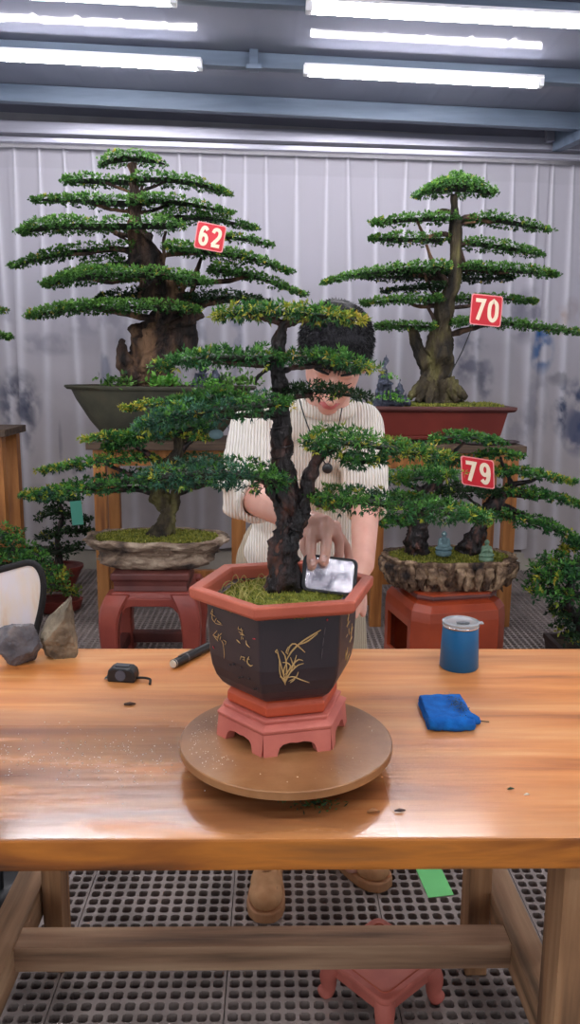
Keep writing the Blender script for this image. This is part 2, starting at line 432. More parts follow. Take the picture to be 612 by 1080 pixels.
# --- curtains
def vnoise(x, y, seed=0):
    r = np.random.default_rng(seed); g = r.random((256, 256))
    xi = np.floor(x).astype(int); yi = np.floor(y).astype(int); fx = x-xi; fy = y-yi
    fx = fx*fx*(3-2*fx); fy = fy*fy*(3-2*fy)
    a = g[xi % 256, yi % 256]; b_ = g[(xi+1) % 256, yi % 256]; c = g[xi % 256, (yi+1) % 256]; d = g[(xi+1) % 256, (yi+1) % 256]
    return (a*(1-fx)+b_*fx)*(1-fy)+(c*(1-fx)+d*fx)*fy
def fbm(x, y, seed=0, o=4):
    s = 0; a = .5
    for k in range(o): s = s + a*vnoise(x*2**k+17*k, y*2**k+31*k, seed+k); a *= .5
    return s
YC = 5.6
INK = []   # (px, py, rx, ry, colour, density)
for q in ((18, 425, 26, 34, (70, 76, 100), 1.0), (30, 440, 8, 40, (70, 76, 96), .8), (52, 325+40, 40, 12, (120, 118, 138), .5), (70, 498, 26, 5, (90, 90, 100), .9), (64, 470, 2, 26, (90, 90, 100), .5),
          (112, 400, 6, 40, (80, 92, 120), .7), (128, 390, 8, 40, (100, 110, 130), .5), (100, 340, 40, 16, (120, 118, 138), .5), (200, 390, 30, 36, (130, 124, 134), .5), (213, 350, 6, 60, (90, 100, 130), .45),
          (250, 370, 8, 50, (100, 110, 140), .6), (495, 375, 22, 30, (84, 88, 112), .9), (512, 400, 10, 22, (70, 76, 100), .8), (556, 330, 22, 30, (96, 96, 116), .8), (572, 366, 14, 26, (60, 100, 150), 1.1),
          (573, 350, 9, 12, (30, 90, 150), 1.4), (592, 335, 8, 16, (176, 140, 110), .6), (604, 325, 10, 16, (150, 130, 130), .5), (604, 430, 22, 34, (50, 66, 100), 1.2), (612, 450, 20, 30, (60, 74, 110), 1.0), (566, 430, 14, 40, (130, 130, 146), .7),
          (548, 455, 16, 26, (120, 120, 136), .5), (590, 395, 14, 10, (80, 80, 90), .6), (10, 335, 30, 10, (130, 128, 146), .4), (40, 520, 30, 10, (140, 134, 140), .4), (420, 300, 26, 20, (140, 136, 150), .35)):
    INK.append(q)
def curtain(pxa, pxb, zt, zb, seed, label, y_off=0):
    xa = at(pxa, 400, YC).x; xb = at(pxb, 400, YC).x
    nx = int((xb-xa)/.0085); nz_ = 230
    X, Z = np.meshgrid(np.linspace(xa, xb, nx), np.linspace(zt, zb, nz_))
    t = (zt-Z)/(zt-zb)
    r = np.random.default_rng(seed); D = np.zeros_like(X); RID = np.zeros_like(X)
    x = xa+.05
    while x < xb:
        drift = r.normal(0, .05); wob = r.uniform(0, 6)
        xc = x + drift*t + .015*np.sin(wob+3*t)*t
        sg = .009+.016*np.minimum(1, t*2.2)+.02*t*r.random()
        amp = .014+.014*r.random()
        fade = 1-.55*t*r.random()
        g = np.exp(-((X-xc)/sg)**2)*amp*fade
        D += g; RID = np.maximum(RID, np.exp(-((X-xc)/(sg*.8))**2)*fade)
        x += r.choice([.135, .16, .185, .2])
    D += .006*np.sin(X*11+seed)*t + .012*t*np.sin(X*3.3+2*seed)
    Yv = YC + y_off - D
    ZZ = Z + TL*X*(1-t) - (.012*np.sin(X*9)*(t > .99))
    verts = np.stack([X, Yv, ZZ], -1).reshape(-1, 3)
    idx = np.arange(nx*nz_).reshape(nz_, nx)
    fc = np.stack([idx[:-1, :-1], idx[1:, :-1], idx[1:, 1:], idx[:-1, 1:]], -1).reshape(-1, 4)
    me = bpy.data.meshes.new('curtain'); me.from_pydata(verts.tolist(), [], fc.tolist())
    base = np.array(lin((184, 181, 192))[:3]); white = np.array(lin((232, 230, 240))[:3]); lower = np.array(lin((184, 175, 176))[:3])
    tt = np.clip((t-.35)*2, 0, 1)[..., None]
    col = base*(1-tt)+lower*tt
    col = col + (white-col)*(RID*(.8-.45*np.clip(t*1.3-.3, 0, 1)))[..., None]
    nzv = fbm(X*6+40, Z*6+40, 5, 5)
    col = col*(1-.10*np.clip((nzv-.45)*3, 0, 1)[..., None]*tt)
    for (qx, qy, rx, ry, c, dn) in INK:
        P = at(qx, qy, YC); k = ppm(YC, qy)
        d = ((X-P.x)/(rx/k))**2+((Z-P.z)/(ry/k))**2
        mk = np.clip(1.25-d, 0, 1)*np.clip((fbm(X*14+qx, Z*11+qy, 9, 5)-.36)*4.5, 0, 1)*dn*.8
        mk = np.clip(mk, 0, .92)[..., None]
        col = col*(1-mk)+np.array(lin(c)[:3])*mk
    # header tape at the top
    col = col*(1-.06*(t < .045)[..., None])
    at_ = me.color_attributes.new('Col', 'FLOAT_COLOR', 'POINT')
    at_.data.foreach_set('color', np.concatenate([col, np.ones(col.shape[:2]+(1,))], -1).astype(np.float32).ravel())
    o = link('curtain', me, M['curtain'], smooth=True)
    tag(o, label, 'curtain', None); return o
mt, nt, b = new_mat('sheer_painted_fabric'); M['curtain'] = mt
a = N(nt, 'ShaderNodeAttribute', attribute_name='Col'); nt.links.new(a.outputs[0], b.inputs['Base Color']); b.inputs['Roughness'].default_value = .8
b.inputs['Specular IOR Level'].default_value = .2
t_ = N(nt, 'ShaderNodeBsdfTranslucent'); nt.links.new(a.outputs[0], t_.inputs[0]); mx = N(nt, 'ShaderNodeMixShader'); mx.inputs[0].default_value = .2
nt.links.new(b.outputs[0], mx.inputs[1]); nt.links.new(t_.outputs[0], mx.inputs[2]); nt.links.new(mx.outputs[0], nt.nodes['Material Output'].inputs[0])
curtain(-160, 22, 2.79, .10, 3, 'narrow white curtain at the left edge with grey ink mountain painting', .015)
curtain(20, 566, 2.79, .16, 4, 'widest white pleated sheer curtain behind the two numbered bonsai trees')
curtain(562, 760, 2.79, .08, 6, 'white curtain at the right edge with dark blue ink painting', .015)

# ============================================================ FOLIAGE SYSTEM
GR = dict(
    main=[(26, 58, 38), (48, 100, 50), (106, 162, 66)], blue=[(28, 60, 50), (46, 88, 68), (88, 138, 108)],
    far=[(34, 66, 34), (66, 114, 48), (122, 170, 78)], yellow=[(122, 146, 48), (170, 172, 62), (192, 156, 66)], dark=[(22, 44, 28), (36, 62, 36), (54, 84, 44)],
    grass=[(84, 100, 32), (128, 140, 46), (176, 172, 78)], bright=[(60, 130, 44), (96, 168, 60), (140, 200, 90)])
GR = {k: np.array([lin(c)[:3] for c in v]) for k, v in GR.items()}

def unit(a): return a/np.maximum(np.linalg.norm(a, axis=-1, keepdims=True), 1e-9)
def leaf_geo(c, d, L, W, rng):
    n = len(c)
    ref = rng.normal(size=(n, 3)); ref[:, 2] += 1.2
    s = unit(np.cross(d, ref)); nn = np.cross(s, d)
    L = L[:, None]; W = W[:, None]
    v = np.empty((n, 4, 3)); v[:, 0] = c; v[:, 1] = c+d*L*.45+s*W*.5-nn*W*.15; v[:, 2] = c+d*L-nn*L*.12; v[:, 3] = c+d*L*.45-s*W*.5-nn*W*.15
    return v
def leaf_mesh(name, V, col, extra=None):
    """V (n,4,3), col (n,3); extra = (verts, faces) drawn with material 1"""
    n = len(V); verts = V.reshape(-1, 3); ev = []; ef = []
    if extra: ev, ef = extra
    nv = len(verts)+len(ev)
    me = bpy.data.meshes.new(name)
    allv = np.concatenate([verts, np.array(ev).reshape(-1, 3)]) if len(ev) else verts
    me.vertices.add(nv); me.vertices.foreach_set('co', allv.astype(np.float32).ravel())
    loops = np.concatenate([np.arange(n*4), (np.array(ef).ravel()+n*4) if len(ef) else np.empty(0, int)]).astype(np.int32)
    npoly = n+len(ef)
    me.loops.add(len(loops)); me.loops.foreach_set('vertex_index', loops)
    me.polygons.add(npoly); me.polygons.foreach_set('loop_start', np.arange(npoly, dtype=np.int32)*4)
    me.polygons.foreach_set('loop_total', np.full(npoly, 4, np.int32))
    me.polygons.foreach_set('material_index', np.concatenate([np.zeros(n, np.int32), np.ones(len(ef), np.int32)]))
    me.update(calc_edges=True)
    ca = me.color_attributes.new('Col', 'FLOAT_COLOR', 'POINT')
    cc = np.ones((nv, 4), np.float32); k = np.repeat(col, 4, axis=0); 
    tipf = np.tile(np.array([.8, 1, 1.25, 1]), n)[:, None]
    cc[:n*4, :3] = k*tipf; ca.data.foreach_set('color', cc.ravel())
    me.validate(); return me

def pad(parent, spine, t, w, L, dens=1.0, pal='far', tipyel=.0, taper=(.3, .3), seed=0, W=None, per=6, blue=0, droop=0, core=True, name='foliage_pad', wild=1.0):
    """one flat cloud of leaves; spine: world points, t half thickness, w half depth, L leaf length"""
    rng = np.random.default_rng(seed+1)
    P, _ = resample(spine, [1]*len(spine), 40); P = np.array([tuple(p) for p in P])
    seg = np.linalg.norm(np.diff(P, axis=0), axis=1).sum()
    area = seg*w*2*.8
    nc = int(dens*1.9*area/(L*L)*1.0)+40
    def prof(s):
        a = np.clip(s/max(taper[0], 1e-3), 0, 1)**.6; b_ = np.clip((1-s)/max(taper[1], 1e-3), 0, 1)**.6
        return np.maximum(a*b_, .10)
    s = rng.random(nc)
    th = rng.random(nc)*2*PI
    # bias to the rim and the upper shell
    v = rng.random(nc)**.55*np.cos(th)/np.maximum(np.abs(np.cos(th)), 1e-6)
    pr = prof(s)
    lump = .75+.5*fbm(s*seg/(w*.8+.01)*1.5+seed*3.1, v*1.5+9, seed, 2)
    k = s*39; ki = np.clip(k.astype(int), 0, 38); f = (k-ki)[:, None]
    base = P[ki]*(1-f)+P[ki+1]*f
    hgt = rng.random(nc)**.8*1.9-.85
    off = np.zeros((nc, 3)); off[:, 1] = v*w*pr*lump
    shell = np.sqrt(np.clip(1-v*v, 0.04, 1))
    off[:, 2] = hgt*t*pr**.9*shell**.5*lump*.86 - droop*t*np.abs(v)
    sd = rng.normal(0, 1, (nc, 3))*np.array([.9, .5, .14])*L*wild
    cen = base+off+sd
    # leaves of each sprig
    m_ = per; c = np.repeat(cen, m_, 0); n = len(c)
    out = np.zeros((nc, 3)); out[:, 1] = v*.8; out[:, 2] = hgt*1.1+.15; out[:, 0] = (s-.5)*1.0
    tw = rng.normal(0, .45, (nc, 3)); ax = unit(out+tw)
    d = unit(np.repeat(ax, m_, 0)*.75+rng.normal(0, .62, (n, 3)))
    LL = L*(.65+.6*rng.random(n)); WW = (W or L*.42)*(.7+.5*rng.random(n))
    V = leaf_geo(c+d*(L*.1), d, LL, WW, rng)
    pa = GR[pal]; pb = GR['blue']; py_ = GR['yellow']
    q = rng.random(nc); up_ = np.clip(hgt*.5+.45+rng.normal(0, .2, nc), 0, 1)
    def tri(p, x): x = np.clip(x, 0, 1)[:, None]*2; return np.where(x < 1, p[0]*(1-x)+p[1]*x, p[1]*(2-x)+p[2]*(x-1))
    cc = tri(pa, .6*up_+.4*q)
    if blue:
        mk = (fbm(s*5+seed, v+3, seed+5, 2) > .5-.3*blue+.2)[:, None]; mk = mk & (rng.random(nc) < .75)[:, None]
        cc = np.where(mk, tri(pb, .6*up_+.4*q), cc)
    if tipyel:
        e = np.maximum(np.clip(1-s/max(taper[0], .05)*.9, 0, 1) if taper[0] > .05 else 0, np.clip(1-(1-s)/max(taper[1], .05)*.9, 0, 1) if taper[1] > .05 else 0)
        yk = (rng.random(nc) < tipyel*(.25+.9*e))[:, None]
        cc = np.where(yk, tri(py_, rng.random(nc)*.8), cc)
    col = np.repeat(cc, m_, 0)*(.8+.4*rng.random(n))[:, None]
    ev = []; ef = []
    if core:
        ns = 26; nr2 = 8
        for i in range(ns):
            ss = i/(ns-1); kk = ss*39; a = min(int(kk), 38); g = kk-a; bb = P[a]*(1-g)+P[a+1]*g
            p_ = float(prof(np.array([ss]))[0])*(.06 if i in (0, ns-1) else 1)
            for j in range(nr2):
                an = 2*PI*j/nr2; wob = .8+.35*noise.noise(Vector((ss*seg/w*3, j*1.3, seed)))
                ev.append((bb[0], bb[1]+math.cos(an)*w*.55*p_*wob, bb[2]+math.sin(an)*t*.26*p_*wob-.05*t))
        for i in range(ns-1):
            for j in range(nr2):
                a = i*nr2+j; b2 = i*nr2+(j+1) % nr2; ef.append((a, a+nr2, b2+nr2, b2))
    me = leaf_mesh(name, V, col, (ev, ef))
    return link(name, me, [M['leaf'], M['twig']], parent, True)

def trunk(parent, pts, rad, mat, nz=.35, seg=30, n=14, fr=14, seed=0, name='trunk', flat=1.0):
    P, Q = resample(pts, rad, int(seg*1.7))
    return MB().tube(P, Q, n*2, nz, fr, seed, flat=flat).build(name, mat, parent, smooth=True)

def limb(parent, a, b, r0_, r1_, mat, sag=.15, seed=0, name='branch'):
    a = Vector(a); b = Vector(b); rn = random.Random(seed)
    L = (b-a).length; mid = (a+b)/2
    pts = [a, a.lerp(b, .33)+Vector((rn.uniform(-1, 1), rn.uniform(-1, 1), rn.uniform(-.4, 1.2)))*L*sag, a.lerp(b, .68)+Vector((rn.uniform(-1, 1), rn.uniform(-1, 1), rn.uniform(-.6, .8)))*L*sag*.7, b]
    P, Q = resample(pts, [r0_, r0_*.8+r1_*.2, r0_*.4+r1_*.6, r1_], 14)
    return MB().tube(P, Q, 8, .3, 40, seed).build(name, mat, parent, smooth=True)

def bonsai_pads(parent, Y, rows, depth, L, pal='far', tipyel=.12, seed=0, dens=1.0, blue=0, ydev=.25, **kw):
    """rows: (pixels of the spine..., thickness px, opts) at depth Y"""
    out = []
    for i, (pts, th, o) in enumerate(rows):
        rn = random.Random(seed*50+i); yo = o.get('y', rn.uniform(-ydev, ydev)*depth)
        k = ppm(Y)
        sp = [at(x, y, Y+yo) for x, y in pts]
        wd = o.get('w', depth)*1.0
        out.append(pad(parent, sp, th/k*.5, wd, o.get('L', L), dens*o.get('d', 1), o.get('pal', pal), o.get('ty', tipyel), o.get('tp', (.3, .3)), seed*100+i, blue=o.get('b', blue), **kw))
    return out

def moss_tufts(name, parent, pts_fn, n, L, pal='grass', W=None, mat=None, seed=1, spread=.5, yel=.2):
    rng = np.random.default_rng(seed); c = np.array([pts_fn(rng) for _ in range(n)])
    d = unit(rng.normal(0, spread, (n, 3))+np.array([0, 0, 1]))
    V = leaf_geo(c, d, L*(.5+rng.random(n)), np.full(n, W or L*.3), rng)
    p = GR[pal]; q = rng.random(n)[:, None]; col = p[0]*(1-q)+p[2]*q
    return link(name, leaf_mesh(name, V, col), M['leaf'], parent, True)

# ============================================================ WORKBENCH
ZT = .75
# table wood with worn stripes and stains
mt, nt, b = new_mat('varnished_pine_top'); M['top'] = mt
v = coords(nt, (.55, 7, 7)); n1 = N(nt, 'ShaderNodeTexNoise'); n1.inputs['Scale'].default_value = 2.6; n1.inputs['Detail'].default_value = 9; n1.inputs['Distortion'].default_value = .5; nt.links.new(v, n1.inputs[0])
c1 = ramp(nt, n1.outputs[0], [(.28, (170, 98, 50)), (.42, (212, 132, 66)), (.55, (226, 150, 84)), (.72, (238, 178, 118))])
v2 = coords(nt, (.5, 2.2, 2)); n2 = N(nt, 'ShaderNodeTexNoise'); n2.inputs['Scale'].default_value = 1.9; n2.inputs['Detail'].default_value = 7; nt.links.new(v2, n2.inputs[0])
st = N(nt, 'ShaderNodeValToRGB'); st.color_ramp.elements[0].position = .47; st.color_ramp.elements[1].position = .66; nt.links.new(n2.outputs[0], st.inputs[0])
# worn, watered dark band through the middle and front of the board (object space y)
tc = N(nt, 'ShaderNodeTexCoord'); sx = N(nt, 'ShaderNodeSeparateXYZ'); nt.links.new(tc.outputs['Object'], sx.inputs[0])
mr = N(nt, 'ShaderNodeMapRange'); nt.links.new(sx.outputs[1], mr.inputs[0]); mr.inputs[1].default_value = 1.66; mr.inputs[2].default_value = 1.40
mr2 = N(nt, 'ShaderNodeMapRange'); nt.links.new(sx.outputs[0], mr2.inputs[0]); mr2.inputs[1].default_value = .42; mr2.inputs[2].default_value = .05
mr2.inputs[3].default_value = .12
mu = N(nt, 'ShaderNodeMath', operation='MULTIPLY'); nt.links.new(mr.outputs[0], mu.inputs[0]); nt.links.new(mr2.outputs[0], mu.inputs[1])
n3 = N(nt, 'ShaderNodeTexNoise'); n3.inputs['Scale'].default_value = 2.6; n3.inputs['Detail'].default_value = 6; nt.links.new(coords(nt, (.8, 3, 1)), n3.inputs[0])
m3 = N(nt, 'ShaderNodeMapRange'); nt.links.new(n3.outputs[0], m3.inputs[0]); m3.inputs[1].default_value = .34; m3.inputs[2].default_value = .5
mu2 = N(nt, 'ShaderNodeMath', operation='MULTIPLY'); nt.links.new(mu.outputs[0], mu2.inputs[0]); nt.links.new(m3.outputs[0], mu2.inputs[1])
mxa = N(nt, 'ShaderNodeMath', operation='MAXIMUM'); sc_ = N(nt, 'ShaderNodeMath', operation='MULTIPLY'); nt.links.new(st.outputs[0], sc_.inputs[0]); sc_.inputs[1].default_value = .45
nt.links.new(mu2.outputs[0], mxa.inputs[0]); nt.links.new(sc_.outputs[0], mxa.inputs[1])
md_ = N(nt, 'ShaderNodeMath', operation='MULTIPLY'); nt.links.new(mxa.outputs[0], md_.inputs[0]); md_.inputs[1].default_value = .8
mc = N(nt, 'ShaderNodeMix', data_type='RGBA', blend_type='MIX'); nt.links.new(md_.outputs[0], mc.inputs[0]); nt.links.new(c1, mc.inputs[6])
n4 = ramp(nt, n1.outputs[0], [(.3, (104, 68, 46)), (.7, (160, 112, 78))]); nt.links.new(n4, mc.inputs[7])
nt.links.new(mc.outputs[2], b.inputs['Base Color'])
rg = N(nt, 'ShaderNodeMapRange'); nt.links.new(mu2.outputs[0], rg.inputs[0]); rg.inputs[3].default_value = .42; rg.inputs[4].default_value = .2; nt.links.new(rg.outputs[0], b.inputs['Roughness'])
nt.links.new(mu2.outputs[0], b.inputs['Coat Weight']); b.inputs['Coat Roughness'].default_value = .14; b.inputs['Coat IOR'].default_value = 1.6
bp = N(nt, 'ShaderNodeBump'); bp.inputs['Strength'].default_value = .22; bp.inputs['Distance'].default_value = .004
nb = N(nt, 'ShaderNodeTexNoise'); nb.inputs['Scale'].default_value = 9; nb.inputs['Detail'].default_value = 8; nt.links.new(coords(nt, (1, 8, 8)), nb.inputs[0])
nt.links.new(nb.outputs[0], bp.inputs['Height']); nt.links.new(bp.outputs[0], b.inputs['Normal'])
M['edge'] = noise_mat('orange_varnished_edge', [(.34, (74, 44, 26)), (.46, (150, 86, 34)), (.56, (194, 118, 44)), (.68, (140, 88, 44))], 3.0, .4, (.7, 4, 4), .25, 12, bdist=.004, distort=.6)

YF, YB = onz(306, 885, ZT).y, onz(306, 684, ZT).y
bench = thing('workbench', (.05, (YF+YB)/2, 0), 'long wooden workbench with thick orange-brown top across the room', 'workbench')
MB().box((.06, (YF+YB)/2, ZT-.026), (2.25, YB-YF, .052), bev=.004).build('tabletop', [M['top'], M['edge']], bench)
tt_ = bench.children[0]
for p in tt_.data.polygons:
    if p.normal.y < -.5: p.material_index = 1
zs = .225
lx0, lx1 = at(56, 930, 1.74).x, at(503, 930, 1.74).x
fx0, fx1 = -.66, at(593, 960, 1.17).x
def leg(x, y, wx, wy): MB().box((x, y, (ZT-.05)/2), (wx, wy, ZT-.052), bev=.004).build('leg', M['beam_z'], bench)
leg(lx0+.0, 1.76, .045, .075); leg(lx1, 1.74, .052, .075); leg(fx1+.02, 1.17, .07, .075); leg(lx0-.03, 1.17, .07, .075)
# side stretchers and cross stretcher
a0 = onz(540, 929, zs); a1 = onz(590, 1040, zs)
xr = .545
def ymat(x, y0, y1, z, w_, h_): MB().box((x, (y0+y1)/2, z-h_/2), (w_, y1-y0, h_), bev=.004).build('side_stretcher', M['beam_y'], bench)
xrr = (onz(514, 929, zs).x+onz(540, 929, zs).x)/2
ymat(xrr, 1.13, 1.80, zs, .065, .075)
xll = (onz(18, 930, zs).x+onz(41, 930, zs).x)/2
ymat(xll, 1.13, 1.82, zs, .07, .085)
c0 = onz(275, 975, zs).y; c1_ = onz(275, 997, zs).y
MB().box(((xll+xrr)/2, (c0+c1_)/2, zs-.032), (xrr-xll-.065, c0-c1_, .058), bev=.003).build('cross_stretcher', M['beam'], bench)

# ============================================================ TURNTABLE AND MAIN POT
PC = onz(298.5, 767, .80); CX, CY = PC.x, PC.y
TC = Vector((onz(302, 785, .80).x, 1.332, ZT))
M['disc'] = noise_mat('brown_wet_turntable', [(.3, (122, 80, 48)), (.55, (152, 106, 66)), (.75, (180, 134, 92))], 9, .32, bump=.25, bscale=80, bdist=.002)
turn = thing('turntable', TC, 'round brown turntable disc carrying the hexagonal bonsai pot', 'turntable')
MB().lathe([(0, .034), (.184, .034), (.187, .036), (.187, .0485), (.1855, .05), (0, .05)], TC, 72).build('disc', M['disc'], turn, smooth=True, angle=35)
MB().lathe([(.10, 0), (.10, .01), (.085, .012), (.085, .034), (.0, .034)], TC, 40).build('base', M['black'], turn, smooth=True, angle=35)

def hexv(rad, z, th0=-17, off=(0, 0)):
    return [Vector((CX+rad*math.sin(R(th0+60*k)), CY-rad*math.cos(R(th0+60*k)), z)) for k in range(6)]
def hexloft(rings, name, mat, parent, bev=.002, cap0=True, cap1=True):
    bm = bmesh.new(); rows = [[bm.verts.new(v) for v in hexv(r_, z)] for r_, z in rings]
    for A, B in zip(rows, rows[1:]):
        for k in range(6): bm.faces.new((A[k], A[(k+1) % 6], B[(k+1) % 6], B[k]))
    if cap0: bm.faces.new(list(reversed(rows[0])))
    if cap1: bm.faces.new(rows[-1])
    bmesh.ops.recalc_face_normals(bm, faces=bm.faces)
    me = bpy.data.meshes.new(name); bm.to_mesh(me); bm.free()
    o = link(name, me, mat, parent); md = o.modifiers.new('bevel', 'BEVEL'); md.width = bev; md.segments = 3; md.limit_method = 'ANGLE'; md.angle_limit = R(20)
    return o
stand = thing('clay_stand', (CX, CY, .80), 'low pink clay hexagonal footed stand under the dark bonsai pot', 'pot stand')
# footed apron
bm = bmesh.new(); hv = hexv(.118, 0)
for k in range(6):
    A = hv[k]; B = hv[(k+1) % 6]; d = (B-A); Ln = d.length; d.normalize(); inn = (Vector((CX, CY, 0))-(A+B)/2).normalized()
    prof = [(0, 0), (.20, 0), (.215, .006), (.24, .014), (.29, .019), (.4, .0215), (.5, .020), (.6, .0215), (.71, .019), (.76, .014), (.785, .006), (.80, 0), (1, 0), (1, .038), (0, .038)]
    f_ = [bm.verts.new(A+d*(u*Ln)+Vector((0, 0, .8+z))-inn*(.004*(1-z/.038))) for u, z in prof]
    g_ = [bm.verts.new(A+d*(u*Ln*.9+.05*Ln)+inn*.013+Vector((0, 0, .8+z))) for u, z in prof]
    bm.faces.new(f_); bm.faces.new(list(reversed(g_)))
    for i in range(len(prof)):
        j = (i+1) % len(prof); bm.faces.new((f_[i], g_[i], g_[j], f_[j]))
bmesh.ops.remove_doubles(bm, verts=bm.verts, dist=.0004)
me = bpy.data.meshes.new('footed_apron'); bmesh.ops.recalc_face_normals(bm, faces=bm.faces); bm.to_mesh(me); bm.free()
link('footed_apron', me, M['clay_pink'], stand)
hexloft([(.112, .836), (.119, .839), (.121, .845), (.113, .849), (.106, .852), (.110, .856), (.110, .860), (.09, .861)], 'moulded_top', M['clay_pink'], stand, .0015)

tree = thing('potted_bonsai', (CX, CY, .861), 'dark hexagonal pot with tall dark-trunked bonsai, standing on the turntable', 'bonsai')
hexloft([(.100, .862), (.102, .866), (.102, .880), (.097, .886), (.092, .890)], 'pot_foot', M['terracotta_red'], tree)
body = hexloft([(.090, .888), (.101, .891), (.112, .900), (.122, .914), (.129, .932), (.133, .955), (.1375, 1.052), (.12, 1.052)], 'pot_body', M['pot_dark'], tree, .004, True, False)
hexloft([(.128, 1.046), (.152, 1.049), (.163, 1.054), (.1665, 1.058), (.1675, 1.072), (.165, 1.0745), (.144, 1.073), (.140, 1.068), (.131, 1.03), (.12, 1.02)], 'pot_rim', M['terracotta'], tree, .0015, False, False)
hexloft([(.130, 1.03), (.133, 1.043), (.10, 1.052), (.04, 1.06)], 'moss_bed', M['moss'], tree, .0005)
# painted decoration on the pot faces: strokes in face coordinates
def face_pt(k, u, z, lift=.0012):
    """k face index from vertex k to k+1; u 0..1 across; z height"""
    prof = [(.889, .0955), (.891, .101), (.900, .112), (.914, .122), (.932, .129), (.955, .133), (1.052, .1375)]
    rr_ = np.interp(z, [p[0] for p in prof], [p[1] for p in prof])
    h = hexv(rr_, z); A, B = h[k % 6], h[(k+1) % 6]; o = ((A+B)/2-Vector((CX, CY, z))).normalized()
    return A.lerp(B, u)+o*lift
def strokes(name, k, lines, mat, parent, wdt=.0009):
    mb = MB()
    for ln in lines:
        wd = wdt
        if isinstance(ln[0], (int, float)): wd = ln[0]; ln = ln[1:]
        pts = [face_pt(k, u, z) for u, z in ln]
        if len(pts) == 2: pts = [pts[0], pts[0].lerp(pts[1], .5), pts[1]]
        P, Q = resample(pts, [wd*.5]+[wd]*(len(pts)-2)+[wd*.3], 8)
        mb.tube(P, Q, 6)
    return mb.build(name, mat, parent, smooth=True)
# front face: pixel box x 266..360 (u 0..1), y 655..735 -> z 1.045..0.895
def fz(y): return float(np.interp(y, [652, 735], [1.052, .905]))
def fu(x): return (x-266)/(362-266)
def Lp(*p, w=None): 
    l = [(fu(275+a/5.56), fz(655+b/5.56)) for a, b in p]
    return ([w] if w else [])+l
orchid = [Lp((60, 165), (75, 220), (110, 330), (118, 372)), Lp((88, 175), (115, 210), (125, 290), (115, 360)), Lp((350, 78), (300, 100), (215, 140), (150, 190), (118, 240), w=.0016), Lp((330, 95), (260, 135), (190, 152), w=.0016),
          Lp((248, 195), (210, 165), (170, 140), (140, 160), (130, 200), w=.0013), Lp((190, 205), (170, 260), (130, 330), (112, 365)), Lp((240, 255), (195, 265), (140, 310), (112, 350)), Lp((235, 240), (200, 232), (150, 275), (105, 340)),
          Lp((290, 370), (220, 345), (170, 325), (120, 330)), Lp((185, 340), (150, 360)), Lp((205, 300), (190, 330), (140, 350)), Lp((75, 230), (80, 300), (105, 350)), Lp((135, 155), (120, 185), (135, 195)), Lp((95, 240), (130, 245), (150, 270), (100, 320)),
          Lp((150, 215), (165, 250), (180, 270), (150, 300)), Lp((80, 320), (100, 330), (115, 365)), Lp((120, 250), (105, 290), (118, 370)), Lp((60, 165), (50, 178), (66, 190))]
strokes('painted_orchid', 0, orchid, M['gold'], body, .0012)
strokes('faint_inscription', 0, [Lp((378, 65), (372, 110)), Lp((371, 120), (366, 170)), Lp((365, 180), (360, 240))], plain('faint_grey_paint', (92, 82, 84), .7), body, .0010)
strokes('seal_mark', 0, [Lp((384, 22), (396, 26), w=.0016), Lp((386, 28), (394, 30), w=.0014)], M['redseal'], body)
# left face (k = 5): between vertex 5 (theta -77) at px 203..  and vertex 0; seen at an angle
def gu(x): return (x-222)/(266-222)
def Lq(*p, w=None):
    l = [(gu(215+a/10.2), float(np.interp(640+b/10.2, [640, 730], [1.052, .905]))) for a, b in p]
    return ([w] if w else [])+l
def hz(y): return y
chars = [Lq((130, 90), (110, 150)), Lq((105, 150), (150, 170)), Lq((130, 110), (120, 200), (150, 245)), Lq((160, 180), (140, 230)), Lq((150, 245), (210, 235)), Lq((165, 205), (200, 225), w=.0012),
         Lq((160, 320), (120, 390)), Lq((120, 390), (170, 400)), Lq((200, 330), (170, 380)), Lq((170, 350), (160, 430)), Lq((130, 400), (165, 440)), Lq((190, 370), (180, 420)), Lq((210, 400), (235, 410), (225, 450)), Lq((195, 410), (215, 455)), Lq((208, 450), (215, 530), (212, 610), w=.0007),
         Lq((350, 185), (345, 225)), Lq((345, 215), (390, 210)), Lq((370, 190), (385, 260)), Lq((350, 240), (400, 260)), Lq((360, 265), (390, 262)), Lq((375, 280), (370, 320)), Lq((385, 290), (385, 310)), Lq((330, 340), (360, 365), w=.0014), Lq((410, 310), (415, 350), (440, 370), w=.0012),
         Lq((365, 500), (355, 550)), Lq((365, 510), (400, 500)), Lq((390, 500), (395, 550)), Lq((375, 530), (390, 535)), Lq((430, 475), (415, 540), (440, 570), (462, 550), w=.0012), Lq((415, 505), (440, 500))]
strokes('painted_calligraphy', 5, chars, M['gold'], body, .0008)
holes = [(290, 625), (350, 635), (355, 740), (415, 725), (320, 770), (470, 815), (445, 840), (250, 655)]
strokes('pierced_drain_dots', 5, [Lq((a, b), (a+14, b+8), w=.0018) for a, b in holes], M['black'], body)
strokes('seal_mark', 5, [Lq((465, 262), (490, 255), w=.0012), Lq((110, 520), (125, 545), w=.0012)], M['redseal'], body)
# right face (k = 1)
rc = [[(.35, 1.02), (.5, 1.03)], [(.42, 1.035), (.40, 1.005)], [(.33, 1.01), (.55, 1.012)], [(.5, 1.0), (.55, .985)], [(.35, .99), (.45, .992)], [(.62, .985), (.8, .99)], [(.7, 1.0), (.68, .965)], [(.6, .97), (.8, .972)],
      [(.4, .965), (.42, .945)], [(.38, .955), (.52, .957)], [(.5, .965), (.5, .94)], [(.66, .95), (.66, .925)], [(.58, .94), (.76, .942)]]
strokes('painted_calligraphy', 1, rc, M['gold'], body, .0009)

